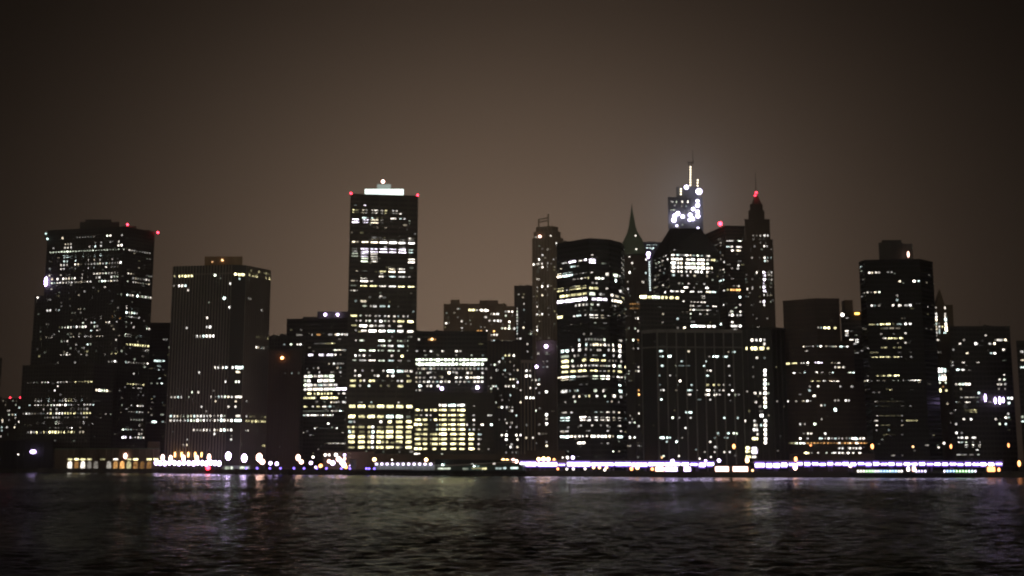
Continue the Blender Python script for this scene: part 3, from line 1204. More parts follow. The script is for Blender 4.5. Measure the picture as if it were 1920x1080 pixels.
# ---- mid block with two bright rows
o, ts = bld('office_block', 'mid-height block with two full rows of bright greenish windows beside the seven-bay tower',
            [(770, 1125), (914, 1125)], 622, (.075, .062, .052), [21], 4.15, depth=28, pier=(.6, .3), span=(1.6, .2))
put_windows(o, ts, W['mid'], (2.2, 1.9))
for x, y in ((828.5, 728.5), (895, 726.5)): beacon(o, x, y, 1122, 'lilac', 1.6, 16, 'wall_lamp', 0)
mb = MB(); p = at(808, 637, 1123); mb.box(p.x - 14, p.x + 12, p.y - .6, p.y + 1.3, p.z + 2.4, p.z + 3); mb.build('ledge', wall_mat('brown brick', (.08, .055, .042)), o)
beacon(o, 810, 636, 1122, 'warm', 1.1, 6, 'wall_lamp', 0)

# ---- base building with yellow windows
o, ts = bld('office_block', 'low wide block with a glowing field of yellow windows right of the seven-bay tower',
            [(776, 998), (929, 1004)], 736, (.085, .075, .065), [9], 4.15, depth=30, pier=(1.2, .6), span=(1.9, .3), core=wall_mat('bronze glass', (.035, .032, .028), .35, .3))
put_windows(o, ts, W['base'], (1.5, 1.8), 2.1)

# ---- residential pair, dark slab, deco tower
BRK = wall_mat('tan brick', (.30, .22, .16), .85)
o, ts = bld('apartment_tower', 'brown apartment tower with a stepped cap and few windows, west of the brick twin',
            [(832, 1350), (879, 1345)], 571, BRK, [6], 3.1, depth=26, pier=(1.4, .2), span=(0, 0), cap=.8, core=BRK)
put_windows(o, ts, W['resA'], (1.7, 1.7)); penthouse(o, 845, 862, 562, 1356, ts[0].z1, 8, BRK, 'water_tank_house')
o, ts = bld('apartment_tower', 'wide brown apartment tower with many warm windows and a domed roof tank',
            [(877, 1346), (966, 1356)], 573, BRK, [12], 3.1, depth=26, pier=(1.2, .2), span=(0, 0), cap=.8, core=BRK)
put_windows(o, ts, W['resB'], (1.6, 1.6)); t1 = penthouse(o, 899, 934, 563, 1358, ts[0].z1, 10, BRK); penthouse(o, 880, 950, 569.5, 1360, ts[0].z1, 8, BRK, 'roof_storey')
mb = MB(); p = at(945, 571, 1362); mb.rod((p.x, p.y, ts[0].z1), (p.x, p.y, p.z - 1), 3.2, 3.2, 12); mb.rod((p.x, p.y, p.z - 1), (p.x, p.y, p.z + 2), 3.4, .3, 12); mb.build('water_tank', BRK, o)
o, ts = bld('brick_tower', 'plain dark slab with a thin dotted column of windows beside the deco tower',
            [(964, 1400), (1006, 1400)], 536.5, (.075, .055, .045), [6], 3.4, depth=24, pier=(1, .15), span=(0, 0), cap=.8, core=wall_mat('dull brown brick', (.05, .036, .028)))
put_windows(o, ts, W['dark'], (1.2, 1.9))
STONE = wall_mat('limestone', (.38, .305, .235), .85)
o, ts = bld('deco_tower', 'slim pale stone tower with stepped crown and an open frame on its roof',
            [(998, 1392), (1036, 1380), (1056, 1392)], 448, STONE, [7, 4], 0, depth=24, pier=(1.7, .5), span=(0, 0), cap=1, core=wall_mat('darker stone panels', (.30, .235, .18), .85),  # core panels a darker stone tone than the piers
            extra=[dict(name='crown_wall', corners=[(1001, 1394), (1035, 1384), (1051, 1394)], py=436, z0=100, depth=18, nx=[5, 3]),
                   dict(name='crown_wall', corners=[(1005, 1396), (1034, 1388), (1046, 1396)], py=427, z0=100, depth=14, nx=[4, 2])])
put_windows(o, ts, W['deco'], (2.0, 1.8))
beacon(o, 1012.3, 443.5, 1390, 'pink', 1.7, 9, 'crown_lamp', 0)
mb = MB(); z0 = ts[2].z1
for x, ytop in ((1010, 411), (1028, 401)):
    p = at(x, ytop, 1397); mb.box(p.x - .9, p.x + .9, 1396, 1398, z0, p.z)
for ya, yb in ((412, 408), (417, 413)):
    p, q = at(1009, ya, 1397), at(1029, yb, 1397); mb.rod(p, q, .8)
mb.build('roof_frame', STONE, o)

# ---- brick residential in front, ribbed stone tower, tall residential
o, ts = bld('apartment_block', 'brown brick apartment block dotted with warm windows, between yellow block and striped stone tower',
            [(905, 1190), (986, 1190)], 640, (.12, .085, .062), [12], 3.1, depth=22, pier=(1.2, .2), span=(0, 0), cap=.8, core=wall_mat('red brick', (.11, .078, .058)))
put_windows(o, ts, W['brick'], (1.7, 1.6))
o, ts = bld('stone_tower', 'narrow pale stone tower with bright vertical stripes between dark window strips',
            [(977, 1042), (1009, 1042)], 676.5, wall_mat('beige limestone', (.42, .35, .26), .8, .15), [5], 0, depth=22, pier=(1.2, .9), span=(0, 0), cap=2,  # pale beige stone piers
            core=wall_mat('dark recess', (.04, .035, .03), .6))
put_windows(o, ts, W['ribtower'], (1.5, 1.5))
o, ts = bld('apartment_tower', 'slim brown tower with lit corner windows and white wall lamp beside the faceted tower',
            [(1006, 1015), (1044, 1010)], 640, (.12, .095, .075), [5], 3.3, depth=20, pier=(1.2, .2), span=(.9, .15), cap=.8, core=wall_mat('dark tan brick', (.10, .08, .062)))  # core brick a little darker than the cladding
put_windows(o, ts, W['tallres'], (2.3, 1.7))
beacon(o, 1024, 649.5, 1008, 'lilac', 1.5, 16, 'wall_lamp', 0); beacon(o, 1006, 687.5, 1008, 'violet', 1.2, 18, 'wall_lamp', 0)

# ---- curved black tower
o, ts = bld('faceted_tower', 'black tower with gently bent front and bright bands of window light',
            [(1044, 962), (1104, 938), (1141, 943), (1164, 957), (1170, 975)], 458, (.03, .028, .027), [14, 9, 5, 2], 4.2, ref=0, depth=30, pier=(.35, .2), span=(1.7, .3))
put_windows(o, ts, W['curve'], (1.6, 1.8), 2.3)

# ---- green-roofed spire tower
COP = wall_mat('green copper', (.15, .20, .145), .7)
o = thing('spire_tower', 'brown stone tower with a steep green pyramid roof tapering to a needle', 'building', ((xat(1190, 1300, 100), 1310, GROUND)), 'skyscrapers of the far shore')
sh = Tier([(1161, 1308), (1187, 1300), (1213, 1308)], 481, 0, depth=22); DST = wall_mat('dark stone', (.10, .078, .06), .85)
block(o, sh, DST, roof=False); facade(sh, [6, 6], 0, DST, o, (1.2, .3), (0, 0), 1.2)
mb = MB(); cx = sum(p[0] for p in sh.base) / len(sh.base); cx = xat(1186, 1315, sh.z1)
prev = None
for wpx, py in ((24.5, 480), (17.5, 453), (9, 436), (6, 425), (4.3, 412), (2.2, 400), (.6, 386)):
    z = at(1186, py, 1315).z; w = wpx * 1315 / F
    ring = [(cx - w, 1315 - w), (cx + w, 1315 - w), (cx + w, 1315 + w), (cx - w, 1315 + w)]
    if prev: mb.prism(prev[0], prev[1], z, ring)
    prev = (ring, z)
mb.build('pyramid_roof', COP, o)
mb = MB(); mb.rod((cx, 1315, prev[1] - 3), (cx, 1315, prev[1] + 5), .5, .1); mb.build('needle', METAL, o)
put_windows(o, [sh], W['spire'], (1.8, 1.9))
for x, y in ((1191.7, 442), (1192.8, 467)): beacon(o, x, y, 1300, 'white', .8, 3, 'dormer_light', 0)

# ---- far slim tower with a string of lamps
o, ts = bld('glass_tower', 'far slim tower with a vertical string of tiny lamps below a violet lamp',
            [(1203, 1520), (1240, 1520)], 455, (.07, .075, .07), [6], 3.9, depth=20, pier=(.4, .2), span=(1.4, .2))
for k in range(13):
    p = at(1217.5 + k * .12, 491 + k * 4.4, 1512); mb = MB(); mb.ball(p, .85, n=8, m=5); mb.build('string_lamp', lamp_mat('string', (.85, 1, .97), 2.6, False), o)
beacon(o, 1215.5, 476, 1510, 'violet', 2.6, 22, 'wall_lamp', 0); beacon(o, 1215.5, 482, 1510, 'lilac', 1.8, 10, 'wall_lamp', 0)
put_windows(o, ts, 'N 470: 1520-1625/5c2\n505: 1490c2 1520-1590/3c3\n525: 1580c3\n', (1.8, 1.8))

# ---- dark block with a glowing crown row
o, ts = bld('office_block', 'dark block with a glowing row of windows along its top edge, under the hipped tower',
            [(1199, 1022), (1293, 1030)], 552, (.055, .045, .04), [14], 3.9, depth=24, pier=(.5, .2), span=(1.5, .2), cap=.8)
put_windows(o, ts, W['crownbar'], (1.7, 1.7), 2.6)

# ---- hipped-roof tower
o, ts = bld('hipped_tower', 'dark tower with a sloping hipped roof and a bright field of white windows below it',
            [(1223, 1168), (1254, 1130), (1347, 1138)], 470, (.045, .043, .04), [8, 18], 3.95, ref=1, depth=36, pier=(.5, .2), span=(1.6, .3))
put_windows(o, ts, W['hip'], (1.6, 1.7), 2.0)
t = ts[0]; zt = at(1283, 428, 1150).z; mb = MB()
top = [(xat(1254, 1160, zt), 1160), (xat(1258, 1150, zt), 1150), (xat(1313, 1150, zt), 1150), (xat(1311, 1172, zt), 1172), (xat(1257, 1172, zt), 1172)]
mb.prism(t.base, t.z1 + .7, zt, top); mb.build('hipped_roof', wall_mat('dark slate', (.03, .03, .03), .7), o)

# ---- tower under construction
o = thing('unfinished_tower', 'hazy grey tower under construction, floodlit, with a lamp-strung hoist mast on top', 'building', (xat(1285, 1900, 300), 1910, GROUND), 'skyscrapers of the far shore')
GREY = wall_mat('bare concrete', (.12, .125, .125), .85)
t0 = Tier([(1252, 1900), (1317, 1900)], 370, 0, depth=50); block(o, t0, GREY); facade(t0, [9], 4.2, GREY, o, (1.2, .5), (.9, .5), 1)
t1 = Tier([(1268, 1908), (1310, 1908)], 351, 0, z0=t0.z1, depth=30); block(o, t1, GREY, 'core_wall'); facade(t1, [5], 4.2, GREY, o, (.9, .4), (.8, .4), .8, name='core_grid')
put_windows(o, [t0, t1], 'Q 652: 465-495w3 530w3 598w4 655w4\n690: 500-520w2\n740: 460-520w2\n700: 590w1 640w1\n', (2.2, 2.2), 2.4)
mb = MB()
for dx in (-2.2, 2.2):
    p = at(1294, 306, 1915); mb.rod((p.x + dx, 1915, t1.z1), (p.x + dx, 1915, p.z), .4)
for k in range(13):
    z = t1.z1 + 3 * k + 1; mb.rod((p.x - 2.2, 1915, z), (p.x + 2.2, 1915, z + 2.4), .25)
mb.rod((p.x - 5, 1915, p.z - 1), (p.x + 6, 1915, p.z + 3), .5); mb.rod((p.x - 5, 1915, p.z + 3), (p.x + 6, 1915, p.z - 1), .5)
q = at(1298, 280, 1915); mb.rod((q.x + 1, 1915, p.z), (q.x, 1915, q.z), .6, .2); mb.build('hoist_mast', METAL, o)
for x, ys in ((1294.6, [313.3 + 4.8 * k for k in range(8)]), (1308, [338, 343, 348]), (1276.6, [354.5, 359, 364])):
    for y in ys:
        b = at(x, y, 1905); mb = MB(); mb.ball(b, 1.25); mb.build('work_lamp', lamp_mat('work', (1, .86, .62), 5.5, False), o)
mb = MB()
for x, y in ((1308, 336), (1276.6, 352)):
    p = at(x, y, 1907); mb.rod((p.x, 1907, t0.z1), (p.x, 1907, p.z), .35)
mb.build('crane_mast', METAL, o)
for x, y, r in ((1287, 351, 3.4), (1310.5, 359, 4.8), (1308, 377, 2.6), (1308, 385, 3.2), (1299.5, 392, 2.8), (1308, 397, 2.8), (1308.5, 405, 3.2), (1294, 403, 3.0), (1298.5, 410, 3.2),
                (1293, 412, 2.4), (1280, 406, 2.8), (1271, 400.5, 3.2), (1265, 405, 3.2), (1263.5, 412.5, 3.6), (1269, 423, 1.6), (1309, 428, 1.8)):
    p = at(x, y, 1894); r *= 1.1; mb = MB(); mb.ball(p, r, r * .7, r); mb.build('floodlight', lamp_mat('site', (.72, .66, 1), 9), o)

# ---- sloped-shoulder tower
o, ts = bld('office_tower', 'brown tower with a sloping west shoulder, a red roof lamp and an orange window strip',
            [(1319, 1304), (1359, 1250), (1396, 1252)], 424, (.20, .15, .11), [6, 7], 4.0, core=wall_mat('brown spandrel panels', (.15, .11, .085), .7), ref=1, depth=28, pier=(.5, .2), span=(1.7, .25), plain=())
put_windows(o, ts, W['slope'], (1.9, 1.8), 2.0)
beacon(o, 1350.5, 419.5, 1258, r=2.3, strength=16, mast=3)

# ---- needle tower
o = thing('needle_tower', 'slender dark stone tower stepping up to a needle with red lamps at its tip', 'building', (xat(1420, 1200, 100), 1212, GROUND), 'skyscrapers of the far shore')
PS = wall_mat('smoky limestone', (.10, .08, .065), .85); tiers = []; zb = GROUND
for (xa, xb, py, Y) in ((1394, 1449, 450, 1200), (1396, 1443, 412, 1202), (1403, 1433, 396, 1204), (1406, 1430, 384, 1206)):
    t = Tier([(xa, Y), (xb, Y)], py, 0, z0=zb, depth=22 if not tiers else 12); block(o, t, PS, 'shaft_wall'); facade(t, [max(3, int((xb - xa) / 6))], 0, PS, o, (1.0, .35), (0, 0), .9, name='shaft_grid'); tiers.append(t); zb = t.z1
mb = MB(); p = at(1417.5, 365, 1213); cx = p.x; zz = tiers[-1].z1
mb.prism([(cx - 5.2, 1208), (cx + 5.2, 1208), (cx + 5.2, 1217), (cx - 5.2, 1217)], zz + .6, p.z, [(cx - 1, 1212), (cx + 1, 1212), (cx + 1, 1214), (cx - 1, 1214)]); mb.build('pinnacle', PS, o)
mb = MB(); q = at(1416.5, 322, 1213); mb.rod((cx, 1213, p.z), (q.x, 1213, q.z), .45, .15); mb.build('antenna', METAL, o)
beacon(o, 1418, 361, 1208, r=1.25, strength=9, mast=0, sample=False); beacon(o, 1416, 366.5, 1207, r=1.1, strength=9, mast=0, sample=False)
put_windows(o, tiers, W['pine'], (1.5, 1.8))

# ---- wide pier-fronted block and lit-column block
o, ts = bld('office_slab', 'wide black slab with thin pale vertical piers and scattered cool white windows',
            [(1203, 908), (1232, 900), (1391, 903)], 621, wall_mat('pale steel piers', (.22, .21, .20), .6), [1, 9], 0, depth=30, pier=(.9, .9), span=(0, 0), cap=2)
put_windows(o, ts, W['piers'], (1.2, 1.1), 1.2, faint=.8)
mb = MB(); t = ts[0]
for i in (0, 1):
    a, b = t.c[i], t.c[i + 1]; zz = at(1300, 651, 901).z; mb.slab(a, b, .1, (b - a).length - .1, .02, .5, zz - .5, zz + .5)
mb.build('plant_floor_band', wall_mat('pale steel piers', (.13, .125, .12)), o)
o, ts = bld('office_block', 'black block with one continuous vertical column of bright windows near its east edge',
            [(1389, 915), (1446, 913), (1471, 921)], 615, (.05, .048, .045), [5, 3], 0, depth=26, pier=(.6, .5), span=(0, 0), cap=1.2)
put_windows(o, ts, W['litcol'], (1.6, 1.7), 1.9)

# ---- stepped brown block
SB = (.11, .08, .063)
o, ts = bld('stepped_block', 'broad brown block stepping wider toward the street with white window rows near its foot',
            [(1468, 946), (1530, 930), (1573, 932)], 560.5, SB, [13, 9], 3.9, ref=1, depth=26, pier=(.5, .25), span=(1.6, .25), core=wall_mat('darker brown facade', (.07, .05, .04), .5),  # core a darker brown than the cladding
            extra=[dict(name='lower_wall', corners=[(1479, 938), (1531, 929), (1600, 933)], py=640, ref=1, depth=26, nx=[10, 14]),
                   dict(name='lower_wall', corners=[(1478, 936), (1531, 928), (1622, 933)], py=716, ref=1, depth=26, nx=[10, 18])])
put_windows(o, ts, W['step'], (1.5, 1.6), 2.1)
beacon(o, 1579.5, 590, 938, 'white', 1.4, 7, 'wall_lamp', 0)
o, ts = bld('office_block', 'grey block with bright window clusters wedged between the stepped block and the black tower',
            [(1576, 1014), (1617, 1010)], 587, (.10, .10, .09), [6], 3.9, depth=16, pier=(.5, .2), span=(1.7, .2))
put_windows(o, ts, W['grey'], (2.2, 2.0), 2.0)
mb = MB(); a = at(1583, 563, 1018); b2 = at(1598, 563, 1018); mb.box(a.x, b2.x, 1017, 1027, ts[0].z1 + .51, a.z); mb.build('penthouse', wall_mat('dark tan brick', (.10, .08, .062)), o)
mb = MB(); p = at(1607, 588, 1009); mb.ball(p, 2.4, 1, .9); mb.build('roof_lamp', lamp_mat('amber', (1, .5, .1), 7), o)

# ---- black tower
o, ts = bld('office_tower', 'tall black tower with a drum-like roof storey and broken rows of yellow window light',
            [(1611, 894), (1621, 884), (1724, 880), (1748, 893)], 487, wall_mat('black cladding', (.016, .016, .015), .6, .2, .06, .15), [2, 18, 6], 3.6, core=wall_mat('black glass', (.006, .006, .006), .2, .2, .06, .12), ref=2, depth=30, pier=(.4, .2), span=(1.5, .25))
put_windows(o, ts, W['night'], (1.35, 1.4), 1.5)
t1 = penthouse(o, 1647, 1693, 455, 890, ts[0].z1, 16); penthouse(o, 1693.2, 1711, 457, 893, ts[0].z1, 12); penthouse(o, 1653, 1690, 450, 893, t1.z1, 8, name='cooling_plant')
mb = MB(); p = at(1703, 477, 887); mb.ball(p, .8, .6, 2.4); mb.build('roof_lamp', lamp_mat('pinkish', LC['pink'], 6), o)

# ---- dark block with ringed roof, gabled stone tower
o, ts = bld('office_block', 'dark block with a faint ring of greenish light at its roof, beside the black tower',
            [(1722, 965), (1787, 965)], 641, (.035, .035, .033), [10], 3.9, depth=22, pier=(.4, .2), span=(1.5, .2))
put_windows(o, ts, W['roofband'], (1.8, 1.5), 1.5)
o = thing('gabled_tower', 'slim stone tower with a steep spired roof and warm floodlit windows', 'building', (xat(1768, 940, 60), 950, GROUND), 'skyscrapers of the far shore')
WS = wall_mat('warm stone', (.16, .12, .08), .85)
g0 = Tier([(1751, 955), (1786, 955)], 573, 0, depth=7); block(o, g0, WS); facade(g0, [6], 0, WS, o, (.8, .35), (0, 0), .9)
mb = MB(); q = at(1764, 541, 955); x0, x1 = xat(1756, 955, g0.z1), xat(1772, 955, g0.z1); mb.prism([(x0, 955.5), (x1, 955.5), (x1, 961.5), (x0, 961.5)], g0.z1 + .7, q.z, [(q.x - .3, 958.3), (q.x + .3, 958.3), (q.x + .3, 958.7), (q.x - .3, 958.7)]); mb.build('spire_roof', WS, o)
put_windows(o, [g0], W['gable'], (1.4, 1.5), 2.6)

# ---- east block, east edge
o, ts = bld('office_block', 'dark flat-topped block near the east edge with a row of four violet-white floodlights',
            [(1780, 905), (1893, 905)], 613, (.022, .02, .018), [16], 3.9, depth=26, pier=(.4, .2), span=(1.5, .2))
put_windows(o, ts, W['east'], (1.5, 1.5), 1.6)
for x, y, h in ((1847.5, 746, 3.0), (1866, 751, 2.6), (1874.5, 751, 3.0), (1881, 750, 2.2)):
    p = at(x, y, 902.6); mb = MB(); mb.ball(p, .8, .6, h); mb.build('floodlight', lamp_mat('lilac', LC['violet'], 14), o)
o, ts = bld('office_block', 'dark block cut off by the east edge of the view with a few greenish windows',
            [(1905, 880), (1990, 880)], 640, (.05, .05, .047), [10], 3.9, depth=24, pier=(.5, .2), span=(1.4, .2))
put_windows(o, ts, W['edge'], (1.9, 1.6))

# ---- small plant on the flat roofs
gear = wall_mat('roof plant steel', (.09, .085, .08), .7)
for root in [x for x in list(COL.objects) if x.parent is None and x.get('group') == 'skyscrapers of the far shore' and x.name.split('.')[0] in ('office_block', 'office_slab', 'faceted_tower', 'glass_tower', 'apartment_block', 'brick_tower', 'stepped_block')]:
    rf = [c for c in root.children if c.name.startswith('roof')][:1]
    if not rf: continue
    vs_ = [v.co for v in rf[0].data.vertices]; x0, x1 = min(v.x for v in vs_), max(v.x for v in vs_); y0, y1 = min(v.y for v in vs_), max(v.y for v in vs_); zt = max(v.z for v in vs_)
    off = ORIG[root.name]['_o']
    for k in range(random.randint(2, 4)):
        cx, cy_ = random.uniform(x0 + 5, x1 - 5) + off.x, off.y + y0 + (y1 - y0) * random.uniform(.3, .5); w, h = random.uniform(1.5, 4), random.uniform(1.2, 2.6)
        mb = MB(); mb.box(cx - w, cx + w, cy_, cy_ + 4, zt + off.z + .003, zt + off.z + h); mb.box(cx - w * .6, cx - w * .1, cy_ + 1, cy_ + 3, zt + off.z + h + .003, zt + off.z + h + .7); mb.build('roof_unit', gear, root)
    cx = random.uniform(x0 + 4, x1 - 4) + off.x; cy_ = off.y + (y0 + y1) / 2; mb = MB(); mb.rod((cx, cy_, zt + off.z), (cx, cy_, zt + off.z + random.uniform(4, 8)), .16, .08); mb.build('antenna', METAL, root)
# ================================================================== THE SETTING
def sheet(name, pts, z, mat, kind='structure'):
    me = bpy.data.meshes.new(name); me.from_pydata([(x, y, z) for x, y in pts], [], [tuple(range(len(pts)))]); me.update(); me.materials.append(mat)
    o = bpy.data.objects.new(name, me); COL.objects.link(o); o['kind'] = kind
    return o
shore = [(xat(px, Y, 0), Y) for px, Y in SHORE]
shore = [(-1250, 1300)] + shore + [(1250, 785)]
ASPH = wall_mat('street asphalt', (.05, .048, .045), .85)
sheet('ground', shore + [(1250, 2050), (-1250, 2050)], GROUND, ASPH)

m, nt, b = nodes_of('river water'); L = nt.links.new
b.inputs['Base Color'].default_value = (.009, .011, .008, 1); b.inputs['Roughness'].default_value = .14
b.inputs['IOR'].default_value = 1.333; b.inputs['Specular IOR Level'].default_value = .06
tc = nt.nodes.new('ShaderNodeTexCoord')
def wave(scale, sx, sy, rot, detail, dist=.6):
    mp = nt.nodes.new('ShaderNodeMapping'); mp.inputs['Scale'].default_value = (sx, sy, 1); mp.inputs['Rotation'].default_value = (0, 0, rot)
    no = nt.nodes.new('ShaderNodeTexNoise'); no.inputs['Scale'].default_value = scale; no.inputs['Detail'].default_value = detail; no.inputs['Distortion'].default_value = dist
    L(tc.outputs['Object'], mp.inputs['Vector']); L(mp.outputs['Vector'], no.inputs['Vector']); return no.outputs['Fac']
def add(a, b_, wa, wb):
    m1 = nt.nodes.new('ShaderNodeMath'); m1.operation = 'MULTIPLY'; m1.inputs[1].default_value = wa; L(a, m1.inputs[0])
    m2 = nt.nodes.new('ShaderNodeMath'); m2.operation = 'MULTIPLY_ADD'; m2.inputs[1].default_value = wb; L(b_, m2.inputs[0]); L(m1.outputs[0], m2.inputs[2]); return m2.outputs[0]
h = add(wave(.9, .7, 1, R(15), 4), wave(2.6, .8, 1, R(-12), 3), .45, .12)
bp = nt.nodes.new('ShaderNodeBump'); bp.inputs['Strength'].default_value = 1; bp.inputs['Distance'].default_value = 1.0
L(h, bp.inputs['Height']); L(bp.outputs['Normal'], b.inputs['Normal'])
import numpy as np
rng = np.random.default_rng(5)
xs = np.arange(-480, 481, .9); ys = [60.0]
while ys[-1] < 1000: ys.append(ys[-1] + .5 + max(0, ys[-1] - 150) * .0022)
ys = np.array(ys); X, Y = np.meshgrid(xs, ys); Z = np.zeros_like(X)
for k in range(60):                                   # wind chop: many short crests around one wind direction
    lam = 1.9 * (2.9 ** rng.random()); th = math.pi / 2 + .35 + rng.normal() * .55; kk = 2 * math.pi / lam
    ph = kk * (X * math.cos(th) + Y * math.sin(th)) + rng.random() * 6.283
    Z += (SLOPE / kk / math.sqrt(30.0)) * (np.sin(ph) + .22 * np.sin(2 * ph + 1.2))
gust = .75 + .45 * np.sin(X * .013 + Y * .021 + 1) * np.sin(X * .031 - Y * .012) + .25 * np.sin(X * .06 + 2) * np.sin(Y * .045)
Z *= np.clip(gust, .35, 1.4) * np.clip((480 - np.abs(X)) / 40, 0, 1) * np.clip((Y - 60) / 12, 0, 1) * np.clip((1000 - Y) / 40, 0, 1)
ny, nx_ = X.shape; co_ = np.stack([X, Y, Z], -1).reshape(-1, 3)
i0 = (np.arange(ny - 1)[:, None] * nx_ + np.arange(nx_ - 1)[None, :]).reshape(-1); F4 = np.stack([i0, i0 + 1, i0 + nx_ + 1, i0 + nx_], -1)
nv = len(co_); x0, x1, y0, y1 = xs[0], xs[-1], ys[0], ys[-1]
ex = np.array([(-1250, -100, 0), (1250, -100, 0), (1250, y0, 0), (x1, y0, 0), (x0, y0, 0), (-1250, y0, 0), (-1250, y1, 0), (x0, y1, 0), (x1, y1, 0), (1250, y1, 0), (1250, 2050, 0), (-1250, 2050, 0)], float)
E4 = np.array([(0, 1, 2, 5), (5, 4, 7, 6), (3, 2, 9, 8), (6, 9, 10, 11)]) + nv
allv = np.concatenate([co_, ex]); allf = np.concatenate([F4, E4])
me = bpy.data.meshes.new('river'); me.vertices.add(len(allv)); me.vertices.foreach_set('co', allv.reshape(-1).astype(np.float32))
me.loops.add(len(allf) * 4); me.loops.foreach_set('vertex_index', allf.reshape(-1).astype(np.int32))
me.polygons.add(len(allf)); me.polygons.foreach_set('loop_start', (np.arange(len(allf)) * 4).astype(np.int32)); me.polygons.foreach_set('use_smooth', np.ones(len(allf), bool))
me.update(calc_edges=True); me.materials.append(m); o = bpy.data.objects.new('river', me); COL.objects.link(o); o['kind'] = 'structure'

def along(a, b, step):
    n = max(1, round((b - a) / step)); return [a + (b - a) * i / n for i in range(n + 1)]

# quay wall along the shoreline
mb = MB()
for (x0, y0), (x1, y1) in zip(shore, shore[1:]):
    a, c = Vector((x0, y0)), Vector((x1, y1)); mb.slab(a, c, 0, (c - a).length, -1.2, .25, -.9, GROUND + .9)
    k = 4
    while k < (c - a).length - 2 and abs(x0) < 700:
        mb.slab(a, c, k, k + .5, .26, .6, -.9, GROUND + .5); k += 7
o = mb.build('quay_wall', CONC); tag(o, 'long dark concrete quay wall with timber fenders along the water line', 'quay wall')

# ---- street furniture: lamps -------------------------------------------------
WHERE = [(105, 'beside the black ferry terminal'), (290, 'in front of the arcaded terminal'), (418, 'on the quay below the ribbed tower'), (530, 'on the heliport pier'),
         (600, 'before the plain brown block'), (690, 'on the quay below the bar-windowed block'), (815, 'above the pier pavilion'), (990, 'near the pale pavilion canopy'),
         (1190, 'by the faceted black tower'), (1395, 'by the pale-piered black slab'), (1470, 'under the lit-column block'), (1640, 'in front of the stepped block'),
         (1770, 'in front of the tall black tower'), (2000, 'toward the east end of the quay')]
ORD = 'first second third fourth fifth sixth seventh eighth ninth tenth eleventh twelfth thirteenth fourteenth fifteenth sixteenth'.split()
CN = dict(white='white', violet='violet', pink='pinkish white', warm='warm amber', orange='orange', red='red', blue='tiny blue', cool='cool white', lilac='lilac white', green='green', azure='azure')
LAMPS = []
def lamp(px, py, color, r=1.3, s=14, off=18, tall=1.0): LAMPS.append((px, py, color, r * (1.12 if px < 680 else 1), s, off, tall))
for px, py, c, r in ((133, 853, 'pink', 1.3), (155, 861, 'pink', 1.2), (183, 853, 'pink', 1.4), (190, 867, 'pink', 1.6), (208, 866, 'pink', 1.5), (235, 855, 'pink', 1.6), (168, 871, 'white', .9), (144, 866, 'warm', 1.0)):
    lamp(px, py, c, r, 12, tall=1.7)
for k, px in enumerate((293, 300, 309, 318, 327, 336, 345, 354, 363, 371, 379, 387, 395, 403, 411)):
    lamp(px, 867.5 + (k % 3) * .7, 'lilac', 1.75, 15, 14, 1.35)
for px, py in ((305, 858), (320, 859.5), (344, 859), (369, 859.5), (392, 857)): lamp(px, py, 'pink', 1.6, 14, 22, 1.8)
